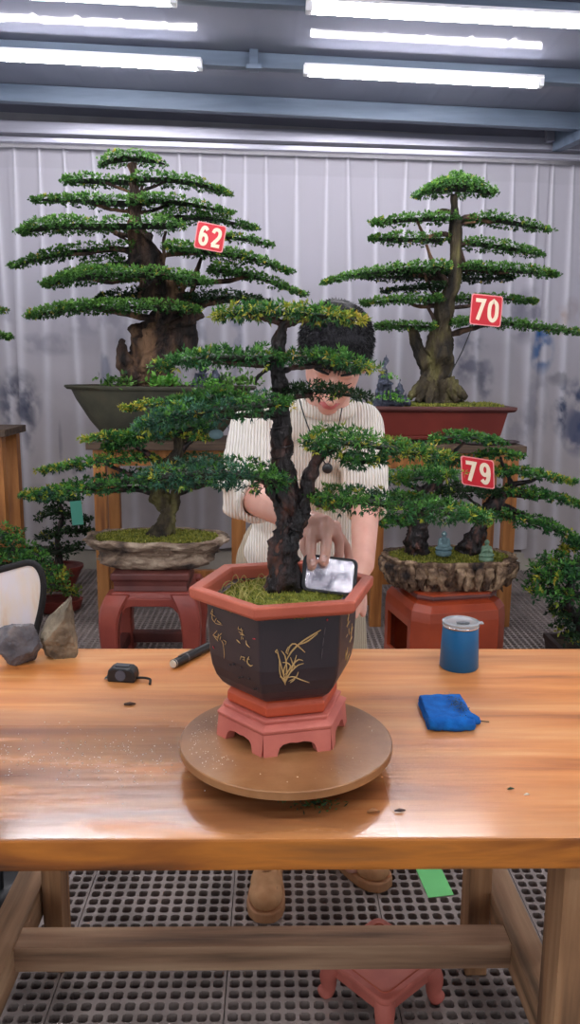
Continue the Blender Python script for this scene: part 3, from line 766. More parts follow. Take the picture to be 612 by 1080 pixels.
# moss and grass in the pot
def in_hex(rng, rad=.128, cx=0, cy=0):
    while True:
        x, y = rng.uniform(-rad, rad), rng.uniform(-rad, rad)
        if max(abs(x*math.cos(R(13+60*k))+y*math.sin(R(13+60*k))) for k in range(3)) < rad*.86:
            r_ = math.hypot(x, y); return (CX+x, CY+y, 1.044+.018*max(0, 1-r_/.12))
moss_tufts('moss', tree, lambda r: in_hex(r), 9000, .007, 'grass', .0022, seed=3, spread=.6)
mb = MB()
for i in range(46):
    a = random.uniform(0, 2*PI); p = Vector((CX-.075+random.uniform(-.01, .05), CY-.01+random.uniform(-.05, .06), 1.046))
    d = Vector((math.cos(a), math.sin(a), 0)); h = random.uniform(.01, .028); l = random.uniform(.015, .04)
    P, Q = resample([p, p+d*l*.35+Vector((0, 0, h)), p+d*l*.8+Vector((0, 0, h*.8)), p+d*l+Vector((0, 0, h*.1))], [.0006]*4, 8)
    mb.tube(P, Q, 4)
mb.build('dry_grass', plain('dry_straw', (186, 178, 104), .7), tree)

# --- trunk
YT = CY
def T(x, y, dy=0): return at(x, y, YT+dy)
kk = 1/ppm(YT)
def px(v): return v*kk
trunk(tree, [T(297, 634), T(298, 618), T(300, 595), T(304, 572), T(308, 552), T(306, 530), T(300, 508), T(297, 485), T(297, 455), T(296, 430), T(295, 410), T(292, 392), T(294, 372), T(296, 356), T(298, 345), T(306, 338)],
      [px(v) for v in (22, 17, 15.5, 16, 15.5, 12, 11, 10, 9.2, 9, 8, 7, 7, 6.5, 5.5, 2.5)], M['bark_dark'], .45, 70, 18, 34, 3)
trunk(tree, [T(291, 634, -.004), T(291, 612, -.006), T(294, 588, -.006), T(299, 566, -.004), T(304, 552)], [px(v) for v in (12, 10.5, 9.5, 7, 4)], M['bark_base'], .3, 30, 14, 30, 8, name='bare_wood')
def br(pts, rad, seed=1):
    return trunk(tree, [T(*p) for p in pts], [px(v) for v in rad], M['bark_dark'], .45, 30, 12, 40, seed, name='branch')
br([(308, 556), (316, 540), (322, 522), (327, 503), (333, 488), (340, 478), (356, 474)], (9, 8.5, 7.5, 7, 6.5, 5, 2.5), 2)
br([(306, 560), (298, 540), (289, 522), (281, 508), (268, 500)], (8, 7.5, 6.5, 5, 2.5), 3)
br([(324, 520), (336, 530), (350, 534), (372, 534)], (5, 4.5, 3.5, 2), 4)
br([(296, 432), (284, 436), (262, 438), (235, 440)], (5, 4, 3, 2), 5)
br([(296, 426), (310, 420), (330, 416)], (4, 3, 2), 6)
br([(292, 386), (276, 384), (250, 383), (225, 382)], (4.5, 3.5, 2.8, 1.5), 7)
br([(295, 392), (312, 388), (340, 386)], (4, 3, 2), 8)
br([(303, 341), (320, 338), (345, 336)], (4, 3, 1.5), 9)
br([(303, 341), (285, 337), (262, 335)], (4, 3, 1.5), 10)
br([(284, 388), (272, 398), (270, 406)], (2, 1.5, 1), 11)
# wire wound round the trunk
mb = MB(); pts = []
for i in range(160):
    t = i/159; x = np.interp(t, [0, .5, 1], [299, 296, 294]); y = 500-95*t
    r_ = px(np.interp(t, [0, 1], [11.5, 9])); a = t*2*PI*9; c = T(x, y)
    pts.append(c+Vector((math.cos(a)*r_, math.sin(a)*r_, 0)))
mb.tube(pts, .0011, 5).build('training_wire', plain('dark_wire', (60, 54, 56), .4, .6), tree)
mainrows = [
    (((228, 333), (262, 330), (300, 330), (340, 333), (377, 338)), 20, dict(w=.062, ty=.75, tp=(.22, .2), y=0)),
    (((171, 386), (200, 380), (240, 377), (299, 378)), 22, dict(w=.055, ty=.12, tp=(.35, .1), y=-.01)),
    (((296, 379), (330, 377), (362, 381), (392, 390)), 19, dict(w=.05, ty=.35, tp=(.1, .3), y=0)),
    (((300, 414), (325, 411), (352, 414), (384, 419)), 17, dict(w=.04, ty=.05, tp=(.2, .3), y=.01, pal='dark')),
    (((150, 452), (180, 440), (225, 432), (303, 424)), 30, dict(w=.085, ty=.05, tp=(.4, .12), y=-.02, b=1)),
    (((185, 424), (225, 418), (262, 424)), 14, dict(w=.05, ty=.1, tp=(.4, .4), y=.02)),
    (((150, 505), (200, 500), (250, 500), (303, 506)), 32, dict(w=.085, ty=.05, tp=(.3, .15), y=-.02, b=1)),
    (((326, 468), (352, 465), (390, 469), (430, 475), (474, 483)), 28, dict(w=.075, ty=.3, tp=(.12, .55), y=-.01)),
    (((362, 484), (380, 487), (402, 484)), 13, dict(w=.045, ty=.1, tp=(.3, .3), y=-.03)),
    (((335, 526), (370, 527), (420, 532), (468, 538), (512, 546)), 25, dict(w=.075, ty=.12, tp=(.15, .3), y=-.01, b=.6)),
    (((420, 507), (450, 503), (478, 500)), 12, dict(w=.04, ty=.3, tp=(.3, .3), y=.03)),
]
mainrows = [(p, t*1.15, o) for p, t, o in mainrows]
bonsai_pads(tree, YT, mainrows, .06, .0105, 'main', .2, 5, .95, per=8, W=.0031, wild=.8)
# pendant leaves seen below a pad
tagl = MB()
p = T(228, 458, -.02)
tg = tagl.lathe([(0, -.0015), (.0085, -.0015), (.0095, 0), (.0085, .0015), (0, .0015)], (0, 0, 0), 20, Matrix.Translation(p) @ Matrix.Rotation(PI/2, 4, 'X') @ Matrix.Diagonal((1.3, .9, 1, 1))).build('plant_tag', noise_mat('blue_grey_tag', [(.3, (90, 116, 122)), (.7, (116, 140, 146))], 40), smooth=True)
tag(tg, 'small oval blue-grey tag hanging under the left foliage of the main tree', 'tag')
mb = MB().tube([p+Vector((0, 0, .008)), p+Vector((0, 0, .025))], .0006, 5); mb.build('tag_thread', M['black'], tg)

# ============================================================ PHONE
ph_c = T(347.5, 607, .01)
ph = thing('smartphone', ph_c-Vector((0, 0, .03)), 'black rounded smartphone with bright glossy screen, held in the bonsai pot', 'phone')
RX = Matrix.Translation(ph_c) @ Matrix.Rotation(R(7), 4, 'Y') @ Matrix.Rotation(R(-27), 4, 'X')
def rrect(wd, hg, r_, n=6):
    out = []
    for sx_, sy_, a0_ in ((1, 1, 0), (-1, 1, 90), (-1, -1, 180), (1, -1, 270)):
        for i in range(n+1):
            a = R(a0_+90*i/n); out.append((sx_*(wd/2-r_)+r_*math.cos(a), sy_*(hg/2-r_)+r_*math.sin(a)))
    return out
RZ = RX @ Matrix.Rotation(PI/2, 4, 'X')   # prism z -> -Y
MB().prism(rrect(.098, .068, .012), -.006, .006, RZ).build('phone_body', M['black'], ph, bev=.002)
mt, nt, b = new_mat('glossy_phone_glass'); M['screen'] = mt
b.inputs['Metallic'].default_value = .9; b.inputs['Roughness'].default_value = .26
n1 = N(nt, 'ShaderNodeTexNoise'); n1.inputs['Scale'].default_value = 45; n1.inputs['Detail'].default_value = 4; nt.links.new(coords(nt), n1.inputs[0])
nt.links.new(ramp(nt, n1.outputs[0], [(.35, (150, 146, 156)), (.6, (236, 234, 240))]), b.inputs['Base Color'])
bp = N(nt, 'ShaderNodeBump'); bp.inputs['Strength'].default_value = .3; bp.inputs['Distance'].default_value = .004; nt.links.new(n1.outputs[0], bp.inputs['Height']); nt.links.new(bp.outputs[0], b.inputs['Normal'])
MB().prism(rrect(.084, .057, .008), .0061, .0068, RZ).build('screen', M['screen'], ph)

# ============================================================ PERSON
M['skin'] = noise_mat('skin', [(.3, (206, 152, 134)), (.7, (224, 174, 156))], 12, .5, bump=.05, bscale=200, bdist=.001)
M['skin'].node_tree.nodes['Principled BSDF'].inputs['Subsurface Weight'].default_value = .08
M['lips'] = plain('lips', (196, 104, 104), .4)
man = thing('person', (.16, 2.12, 0), 'person in a cream ribbed sweater bending over the main bonsai', 'person')
hip = Vector((.075, 2.26, .93)); 
sR = at(268, 452, 2.07); sL = at(380, 450, 2.07)        # shoulders (image left, image right)
eR = at(263, 522, 1.80); wR = at(322, 551, 1.53)
eL = at(386, 528, 1.98); wL = at(383, 596, 1.76)
neck = at(343, 452, 2.05); hd = at(352, 381, 1.97)
footR = onz(282, 945, 0); footL = onz(372, 925, 0)
HR = Matrix.Translation(hd) @ Matrix.Rotation(R(6), 4, 'Y') @ Matrix.Rotation(R(38), 4, 'X')
def hp(x, y, z): return HR @ Vector((x, y, z))
hrot = HR.to_euler()
prims = []
# head (about 0.235 tall)
prims += [('ell', hp(0, .018, .035), (.077, .093, .085), hrot), ('ell', hp(0, -.02, -.01), (.066, .072, .08), hrot), ('ell', hp(0, -.035, -.062), (.047, .05, .048), hrot),
          ('ell', hp(0, -.055, -.095), (.026, .026, .02), hrot), ('cap', hp(0, -.085, .012), hp(0, -.109, -.032), .009, .013), ('ell', hp(.012, -.098, -.036), (.009, .01, .007), hrot), ('ell', hp(-.012, -.098, -.036), (.009, .01, .007), hrot),
          ('ell', hp(0, -.083, -.062), (.023, .013, .006), hrot), ('ell', hp(0, -.083, -.071), (.019, .012, .006), hrot),
          ('ell', hp(.03, -.076, .025), (.022, .012, .008), hrot), ('ell', hp(-.03, -.076, .025), (.022, .012, .008), hrot),
          ('ell', hp(.03, -.074, .006), (.014, .011, .009), hrot), ('ell', hp(-.03, -.074, .006), (.014, .011, .009), hrot),
          ('ell', hp(.035, -.06, -.03), (.022, .02, .02), hrot), ('ell', hp(-.035, -.06, -.03), (.022, .02, .02), hrot),
          ('ell', hp(.077, .012, -.005), (.009, .018, .031), hrot), ('ell', hp(-.077, .012, -.005), (.009, .018, .031), hrot),
          ('cap', hp(0, .02, -.05), neck+Vector((0, .03, -.03)), .052, .058)]
# trunk and legs
chest = Vector(((sR.x+sL.x)/2, 2.15, 1.22))
prims += [('ell', chest, (.15, .10, .15)), ('ell', (hip.x+.02, 2.22, 1.03), (.13, .095, .14)), ('ell', hip, (.15, .11, .11))]
for s_, ft in ((-1, footR), (1, footL)):
    h_ = hip+Vector((s_*.08, 0, -.05)); kn = Vector((h_.x*.5+ft.x*.5+s_*.01, 2.19, .49)); an_ = Vector((ft.x, ft.y+.10, .09))
    prims += [('cap', h_, kn, .082, .056), ('cap', kn, an_, .054, .036), ('cap', an_, Vector((ft.x, ft.y, .045)), .034, .03)]
# arms
prims += [('cap', sR, eR, .048, .038), ('cap', eR, wR, .040, .0265), ('cap', sL, eL, .048, .038), ('cap', eL, wL, .037, .026)]
# right hand: palm behind/above the phone, five fingers
pm = at(336, 556, 1.475); 
prims += [('cap', wR, pm+Vector((0, .005, .006)), .025, .021), ('cap', at(329, 553, 1.468), at(332, 566, 1.447), .017, .0135), ('cap', at(342, 552, 1.468), at(344, 562, 1.447), .017, .0135), ('cap', at(353, 556, 1.48), at(354, 566, 1.464), .014, .011)]
def finger(pts, r_):
    for i in range(len(pts)-1): prims.append(('cap', pts[i], pts[i+1], r_[i], r_[i+1]))
finger([at(330, 560, 1.452), at(328, 575, 1.424), at(328, 588, 1.392), at(329, 597, 1.376)], (.0114, .0104, .0096, .0086))      # index
finger([at(343, 556, 1.452), at(344.5, 571, 1.424), at(343.5, 584, 1.392), at(342, 593, 1.376)], (.0116, .0106, .0098, .0088))    # middle
finger([at(353, 560, 1.466), at(358, 573, 1.45), at(358, 585, 1.438), at(354, 592, 1.43)], (.0102, .0096, .009, .008))     # ring, behind
finger([at(359, 566, 1.475), at(366, 577, 1.466), at(368, 588, 1.455), at(365, 594, 1.448)], (.009, .0084, .0078, .007))       # little
finger([at(325, 560, 1.49), at(322, 577, 1.465), at(330, 593, 1.438), at(338, 600, 1.426)], (.0125, .0115, .0105, .0092))      # thumb, behind
# left hand: behind the pot, holding its rim
pl = wL+Vector((-.036, -.062, -.045))
prims += [('cap', wL, pl, .024, .024), ('ell', pl, (.036, .034, .018))]
for i, (dx, l_) in enumerate(((-.028, .9), (-.010, 1), (.009, .95), (.026, .75))):
    a_ = pl+Vector((dx, -.02, 0)); finger([a_, a_+Vector((0, -.03*l_, .004)), a_+Vector((0, -.05*l_, -.012)), a_+Vector((-.002, -.058*l_, -.03))], (.0095, .0088, .0082, .0072))
finger([pl+Vector((-.03, .01, 0)), pl+Vector((-.052, -.01, -.006)), pl+Vector((-.062, -.032, -.012))], (.0115, .0105, .009))
bodyo = volume('body', prims, .0036, M['skin'], man, 4)
bodyo.data.materials.append(M['lips'])
invH = HR.inverted()
for p in bodyo.data.polygons:
    c = invH @ p.center
    if abs(c.x) < .026 and -.079 < c.z < -.055 and c.y < -.076 and (c.x/.026)**2+((c.z+.067)/.012)**2 < 1: p.material_index = 1
# nails
for a_, b_ in ((at(331, 596, 1.363), at(329.5, 590, 1.377)), (at(341, 592, 1.362), at(343, 586, 1.376))):
    MB().tube([a_, a_.lerp(b_, .5), b_], [.0035, .0052, .0045], 8, flat=.4).build('fingernail', plain('nail', (226, 180, 166), .3), bodyo, smooth=True)
# eyebrows and closed lashes
for s_ in (-1, 1):
    mb = MB(); P, Q = resample([hp(s_*.014, -.089, .029), hp(s_*.03, -.088, .034), hp(s_*.048, -.076, .030)], [.0025, .0035, .0015], 9); mb.tube(P, Q, 6).build('eyebrow', M['black_matte'], bodyo)
    mb = MB(); P, Q = resample([hp(s_*.018, -.083, .003), hp(s_*.03, -.087, .000), hp(s_*.043, -.079, .003)], [.001, .0016, .001], 9); mb.tube(P, Q, 6).build('eyelashes', M['black_matte'], bodyo)
# hair
mt = noise_mat('black_hair', [(.3, (10, 10, 14)), (.7, (28, 27, 32))], 30, .6, (6, 6, 1), .6, 60, bdist=.004); mt.node_tree.nodes['Principled BSDF'].inputs['Specular IOR Level'].default_value = .2; M['hair'] = mt
def hairfn(co, nr):
    nz_ = np.array([noise.noise(Vector(c)*55) for c in co]); return co+nr*(nz_*.004)[:, None]
hair = volume('hair', [('ell', hp(0, .022, .045), (.088, .105, .092), hrot), ('ell', hp(0, -.03, .065), (.078, .066, .056), hrot), ('ell', hp(0, .06, -.01), (.078, .055, .075), hrot)], .005, M['hair'], man, 3, hairfn)
def facecut(c):
    q = invH @ c
    if q.y < -.055 and q.z < .040-.12*max(0, abs(q.x)-.05): return True
    if q.y < .0 and q.z < .02 : return True
    return q.z < -.06
cut_mesh(hair, facecut)
# short strands over the hair cap
rng = np.random.default_rng(5)
hv_ = np.array([tuple(v.co) for v in hair.data.vertices]); hn_ = np.array([tuple(v.normal) for v in hair.data.vertices])
sel = rng.integers(0, len(hv_), 9000)
crown = np.array(tuple(hp(0, .05, .14))); d0 = unit(hv_[sel]-crown); d_ = unit(hn_[sel]*.3+d0*1.0+rng.normal(0, .18, (9000, 3)))
V = leaf_geo(hv_[sel]-hn_[sel]*.002, d_, .011*(.6+.8*rng.random(9000)), np.full(9000, .0016), rng)
gcol = np.tile(np.array([.004, .004, .005]), (9000, 1))*(.6+1.2*rng.random((9000, 1)))
link('hair_strands', leaf_mesh('hair_strands', V, gcol), M['leaf'], hair, True)
# sweater
mt, nt, b = new_mat('cream_ribbed_knit'); M['knit'] = mt
b.inputs['Roughness'].default_value = .9; b.inputs['Specular IOR Level'].default_value = .15; b.inputs['Sheen Weight'].default_value = .2
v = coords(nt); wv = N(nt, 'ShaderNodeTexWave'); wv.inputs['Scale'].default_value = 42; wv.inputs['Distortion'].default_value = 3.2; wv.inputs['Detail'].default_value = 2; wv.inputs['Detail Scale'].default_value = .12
nt.links.new(v, wv.inputs[0]); nt.links.new(ramp(nt, wv.outputs[1], [(.0, (214, 203, 186)), (.3, (240, 232, 220)), (1, (248, 243, 234))]), b.inputs['Base Color'])  # groove shade between the ribs is painted into the knit colour
nf = N(nt, 'ShaderNodeTexNoise'); nf.inputs['Scale'].default_value = 9; nt.links.new(v, nf.inputs[0])
ad = N(nt, 'ShaderNodeMath', operation='ADD'); nt.links.new(wv.outputs[1], ad.inputs[0])
mm_ = N(nt, 'ShaderNodeMath', operation='MULTIPLY'); nt.links.new(nf.outputs[0], mm_.inputs[0]); mm_.inputs[1].default_value = 3; nt.links.new(mm_.outputs[0], ad.inputs[1])
bp = N(nt, 'ShaderNodeBump'); bp.inputs['Strength'].default_value = .8; bp.inputs['Distance'].default_value = .005; nt.links.new(ad.outputs[0], bp.inputs['Height']); nt.links.new(bp.outputs[0], b.inputs['Normal'])
def P3(x, y, Y): return at(x, y, Y)
sw = [('ell', chest+Vector((0, 0, .0)), (.172, .125, .165)), ('ell', (hip.x+.02, 2.215, 1.04), (.155, .118, .17)), ('ell', (hip.x+.01, 2.22, .93), (.168, .125, .13)),
      ('cap', sR+Vector((.03, .01, .0)), sL+Vector((-.03, .01, .0)), .066, .066), ('cap', neck+Vector((0, .03, -.05)), neck+Vector((.002, .01, .016)), .078, .062),
      ('cap', sR, eR+Vector((0, .01, 0)), .064, .062), ('cap', sL, eL, .062, .058),
      ('cap', eR+Vector((-.005, .02, .01)), eR.lerp(wR, .16), .058, .052)]
lo = eR.lerp(wR, .12)
sw += [('ell', eR+Vector((-.01, -.01, .03)), (.06, .05, .03)), ('ell', eR+Vector((-.005, .01, -.035)), (.058, .05, .028)), ('ell', sR.lerp(eR, .45), (.069, .06, .04)), ('ell', sR.lerp(eR, .72)+Vector((.01, 0, 0)), (.066, .06, .028)),
       ('ell', sL.lerp(eL, .6), (.06, .06, .035)), ('cap', eL, eL.lerp(wL, .12), .057, .052)]
def swfn(co, nr):
    q = np.array([noise.noise(Vector((c[0]*5+3, c[1]*5, c[2]*16)))*.7+.5*noise.noise(Vector(c)*26) for c in co]); return co+nr*(q*.008)[:, None]
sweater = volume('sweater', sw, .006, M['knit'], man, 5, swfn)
dR = (wR-eR).normalized(); dL = (wL-eL).normalized()
cutR = eR+dR*.062; cutL = eL+dL*.03
cut_mesh(sweater, lambda c: ((c-cutR).dot(dR) > 0 and (c-cutR).length < .12 and c.y < 1.86) or ((c-cutL).dot(dL) > 0 and (c-cutL).length < .11 and c.x > .15 and c.y < 1.98))
sd_ = sweater.modifiers.new('solid', 'SOLIDIFY'); sd_.thickness = .006; sd_.offset = -1
# rolled cuffs and collar
def ring(cn, ax, ra, rb, name, parent, wob=.0, squash=1):
    ax = Vector(ax).normalized(); u = ax.cross(Vector((0, 0, 1)))
    if u.length < .1: u = ax.cross(Vector((1, 0, 0)))
    u.normalize(); v_ = ax.cross(u); pts = []
    for i in range(41):
        a = 2*PI*i/40; pts.append(Vector(cn)+(u*math.cos(a)+v_*math.sin(a)*squash)*ra*(1+wob*math.sin(3*a))+ax*wob*.03*math.sin(2*a))
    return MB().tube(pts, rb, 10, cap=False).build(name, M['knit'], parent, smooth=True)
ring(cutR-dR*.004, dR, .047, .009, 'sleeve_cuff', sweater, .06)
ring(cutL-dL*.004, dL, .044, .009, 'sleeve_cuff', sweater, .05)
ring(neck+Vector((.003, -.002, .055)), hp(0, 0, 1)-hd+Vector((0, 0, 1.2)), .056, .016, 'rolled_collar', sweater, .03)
# trousers
mt, nt, b = new_mat('beige_corduroy'); M['cord'] = mt; b.inputs['Roughness'].default_value = .9
wv = N(nt, 'ShaderNodeTexWave'); wv.inputs['Scale'].default_value = 55; wv.inputs['Distortion'].default_value = 1; nt.links.new(coords(nt), wv.inputs[0])
nt.links.new(ramp(nt, wv.outputs[1], [(0, (150, 134, 112)), (1, (196, 182, 158))]), b.inputs['Base Color'])
bp = N(nt, 'ShaderNodeBump'); bp.inputs['Strength'].default_value = .5; bp.inputs['Distance'].default_value = .003; nt.links.new(wv.outputs[1], bp.inputs['Height']); nt.links.new(bp.outputs[0], b.inputs['Normal'])
tr_ = [('ell', hip, (.17, .128, .12))]
for s_, ft in ((-1, footR), (1, footL)):
    h_ = hip+Vector((s_*.082, 0, -.04)); kn = Vector((h_.x*.5+ft.x*.5+s_*.01, 2.19, .49)); an_ = Vector((ft.x, ft.y+.12, .13))
    tr_ += [('cap', h_, kn, .102, .078), ('cap', kn, an_, .078, .066)]
volume('trousers', tr_, .009, M['cord'], man, 3)
# shoes
M['suede'] = noise_mat('tan_suede', [(.3, (176, 126, 84)), (.7, (204, 156, 112))], 30, .8, bump=.2, bscale=200, bdist=.001)
M['sole'] = noise_mat('tan_rubber', [(.3, (160, 112, 74)), (.7, (182, 134, 96))], 20, .7, bump=.1)
def shoe(ft, rz):
    G = Matrix.Translation(Vector((ft.x, ft.y, 0))) @ Matrix.Rotation(rz, 4, 'Z')   # toe towards -Y
    def g(x, y, z): return G @ Vector((x, y, z))
    e = (0, 0, rz)
    up_ = volume('shoe', [('ell', g(0, -.085, .045), (.046, .055, .034), e), ('ell', g(0, -.045, .055), (.045, .06, .042), e), ('ell', g(0, .02, .068), (.040, .07, .05), e), ('ell', g(0, .10, .06), (.037, .055, .055), e), ('cap', g(0, .08, .06), g(0, .095, .115), .042, .044)], .004, M['suede'], man, 4)
    pl_ = [(.0, -.147), (.026, -.142), (.045, -.118), (.052, -.085), (.050, -.04), (.041, .02), (.042, .09), (.036, .14), (0, .16)]
    out = pl_+[(-x, y) for x, y in reversed(pl_[1:-1])]
    MB().prism(out, .0, .030, G).build('sole', M['sole'], up_, bev=.005)
    MB().tube([g(-.026, -.115, .062), g(-.018, -.128, .056), g(0, -.131, .054), g(.018, -.128, .056), g(.026, -.115, .062), g(.03, -.09, .07)], .002, 6).build('toe_seam', M['sole'], up_, smooth=True)
    for i in range(4):
        y = -.055+i*.022; z = .094+i*.008; mb = MB()
        mb.tube([g(-.026, y, z-.012), g(0, y-.005, z+.004), g(.026, y+.008, z-.010)], .0032, 6); mb.tube([g(.026, y, z-.012), g(0, y+.002, z+.006), g(-.026, y+.008, z-.010)], .0032, 6)
        mb.build('lace', plain('tan_lace', (150, 104, 66), .8), up_, smooth=True)
shoe(footR+Vector((0, .03, 0)), R(-2))
shoe(footL+Vector((.0, .05, 0)), R(38))
# necklace
nk = MB(); pts = [at(313, 404, 1.99), at(317, 425, 1.96), at(325, 450, 1.95), at(336, 475, 1.95), at(345, 490, 1.95), at(351, 475, 1.95), at(357, 450, 1.95), at(361, 430, 1.96)]
P, Q = resample(pts, [.0016]*len(pts), 40); nko = nk.tube(P, Q, 6).build('necklace', M['black'], man, smooth=True)
pc = at(345.5, 494, 1.93)
MB().lathe([(0, -.006), (.010, -.006), (.013, 0), (.010, .006), (0, .006)], (0, 0, 0), 20, Matrix.Translation(pc) @ Matrix.Rotation(PI/2, 4, 'X')).build('pendant', M['black'], nko, smooth=True)

# ============================================================ BACK TABLES
def back_table(x0, x1, yf, yb, z, label, legw=.065, low=True):
    t = thing('wooden_stand', ((x0+x1)/2, (yf+yb)/2, 0), label, 'plant stand')
    MB().box(((x0+x1)/2, (yf+yb)/2, z-.02), (x1-x0, yb-yf, .04), bev=.005).build('stand_top', M['stand_wood_dark'], t)
    i = .03; h = z-.04
    for x in (x0+i+legw/2, x1-i-legw/2):
        for y in (yf+i+legw/2, yb-i-legw/2): MB().box((x, y, h/2), (legw, legw, h), bev=.004).build('leg', M['stand_wood'], t)
    MB().box(((x0+x1)/2, yf+i+.02, z-.085), (x1-x0-2*i-2*legw, .03, .09), bev=.003).build('apron', M['stand_wood'], t)
    MB().box(((x0+x1)/2, yb-i-.02, z-.085), (x1-x0-2*i-2*legw, .03, .09), bev=.003).build('apron', M['stand_wood'], t)
    if low:
        for x in (x0+i+legw/2, x1-i-legw/2): MB().box((x, (yf+yb)/2, .22), (legw*.6, yb-yf-2*i-2*legw, .07), bev=.003).build('side_rail', M['stand_wood'], t)
        MB().box(((x0+x1)/2, (yf+yb)/2, .22), (x1-x0-2*i-2*legw, .04, .07), bev=.003).build('low_rail', M['stand_wood'], t)
    return t
ZB = 1.025
back_table(at(90, 470, 4.36).x, at(262, 470, 4.36).x, 4.36, 4.86, ZB, 'tall wooden stand at left carrying the wide olive pot of tree 62')
back_table(at(388, 482, 4.36).x, at(552, 482, 4.36).x, 4.30, 4.84, ZB, 'tall wooden stand at right carrying the red rectangular pot of tree 70')
back_table(at(-150, 450, 4.5).x, at(10, 452, 4.5).x, 4.42, 4.8, at(8, 452, 4.5).z, 'dark-topped wooden stand cut by the left edge of the picture')

# ============================================================ TREE 62
Y62 = 4.6
t62 = thing('potted_bonsai', (at(168, 455, Y62).x, Y62, ZB), 'wide layered bonsai in an olive oval bowl carrying sign 62', 'bonsai')
k6 = 1/ppm(Y62); cx6 = at(170, 420, Y62).x; zr = at(170, 408, Y62-.15).z
def oval(pr, cx, cy, name, mat, parent, ys=.5, n=64, nz=0, fr=6, ret=False):
    mb = MB(); mb.lathe(pr, (0, 0, 0), n, Matrix.Translation((cx, cy, 0)) @ Matrix.Diagonal((1, ys, 1, 1)), (lambda r, z, a: r*(1+nz*noise.noise(Vector((math.cos(a)*fr*.3, math.sin(a)*fr*.3, z*fr))))) if nz else None)
    return mb.build(name, mat, parent, smooth=True, angle=50)
hb = zr-ZB
oval([(0, ZB+.001), (.30, ZB+.001), (.33, ZB+.02), (.40, ZB+hb*.35), (.475, ZB+hb*.75), (.50, zr-.02), (.525, zr-.018), (.54, zr-.004), (.535, zr+.004), (.49, zr+.002), (.47, zr-.03), (0, zr-.035)], cx6, Y62, 'pot', M['pot_olive'], t62, .48)
oval([(0, zr-.04), (.46, zr-.035), (.3, zr-.012), (0, zr-.0)], cx6, Y62, 'moss_bed', M['soil'], t62, .48)
def W6(x, y, dy=0): return at(x, y, Y62+dy)
trunk(t62, [W6(152, 412), W6(154, 400), W6(160, 380), W6(172, 355), W6(188, 335), W6(196, 315)], [v*k6 for v in (30, 24, 21, 21, 22, 14)], M['bark_brown'], .5, 44, 20, 7, 2, flat=.8)
trunk(t62, [W6(186, 338), W6(172, 312), W6(160, 285), W6(150, 262), W6(143, 240), W6(141, 215), W6(142, 190), W6(140, 172)], [v*k6 for v in (18, 15, 14, 13, 9, 7, 5, 3)], M['bark_brown'], .5, 50, 14, 9, 5, name='upper_trunk')
trunk(t62, [W6(146, 398, -.05), W6(134, 382, -.06), W6(128, 364, -.07), W6(131, 358, -.07)], [v*k6 for v in (9, 8, 5, 2)], M['bark_brown'], .4, 20, 10, 12, 6, name='dead_stub')
rows62 = [
    (((105, 174), (125, 168), (150, 168), (175, 173)), 11, dict(w=.14, tp=(.3, .3))),
    (((67, 191), (95, 191), (143, 193)), 9, dict(w=.15, tp=(.5, .1))), (((140, 190), (180, 190), (215, 196), (243, 205)), 9, dict(w=.16, tp=(.1, .5))),
    (((35, 211), (70, 211), (110, 214), (156, 215)), 10, dict(w=.18, tp=(.6, .1))), (((152, 212), (190, 214), (245, 225)), 9, dict(w=.17, tp=(.1, .5))),
    (((22, 245), (55, 239), (110, 239), (194, 238)), 13, dict(w=.22, tp=(.4, .1), y=-.15)), (((165, 230), (215, 230), (272, 241)), 9, dict(w=.18, tp=(.2, .5), y=.1)),
    (((235, 250), (262, 253), (288, 259)), 8, dict(w=.12, tp=(.3, .4))),
    (((12, 281), (50, 271), (90, 265), (150, 262)), 12, dict(w=.2, tp=(.6, .1), y=.05)), (((176, 261), (215, 266), (262, 272), (307, 287)), 13, dict(w=.22, tp=(.1, .5), y=-.1)),
    (((60, 296), (95, 284), (135, 276)), 12, dict(w=.18, tp=(.4, .2), y=.15)),
    (((47, 301), (90, 292), (150, 290), (224, 298)), 16, dict(w=.25, tp=(.4, .15), y=-.2)), (((222, 285), (262, 290), (322, 311)), 13, dict(w=.22, tp=(.15, .5), y=0)),
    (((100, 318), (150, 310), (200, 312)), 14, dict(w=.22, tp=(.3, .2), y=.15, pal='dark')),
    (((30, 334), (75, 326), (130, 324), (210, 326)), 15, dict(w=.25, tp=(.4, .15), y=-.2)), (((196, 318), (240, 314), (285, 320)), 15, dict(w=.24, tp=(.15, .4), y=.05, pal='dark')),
]
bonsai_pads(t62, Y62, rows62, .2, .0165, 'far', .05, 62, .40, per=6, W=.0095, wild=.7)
for i, ((a, b_), (c, d), r_) in enumerate((((178, 335), (100, 326), 7), ((185, 330), (250, 316), 8), ((165, 300), (90, 292), 6), ((170, 300), (262, 291), 7), ((155, 272), (70, 268), 5), ((160, 275), (240, 268), 5), ((148, 250), (90, 240), 4), ((150, 255), (125, 236), 4), ((188, 320), (212, 272), 5), ((205, 318), (208, 282), 4), ((172, 282), (175, 244), 3), ((142, 225), (100, 215), 3), ((142, 225), (185, 214), 3), ((141, 205), (110, 192), 2.5), ((141, 205), (175, 191), 2.5), ((140, 235), (150, 196), 3), ((160, 270), (120, 246), 3))):
    limb(t62, W6(a, b_), W6(c, d), r_*k6*.6, 1.6*k6, M['bark_brown'], .10, i+300)
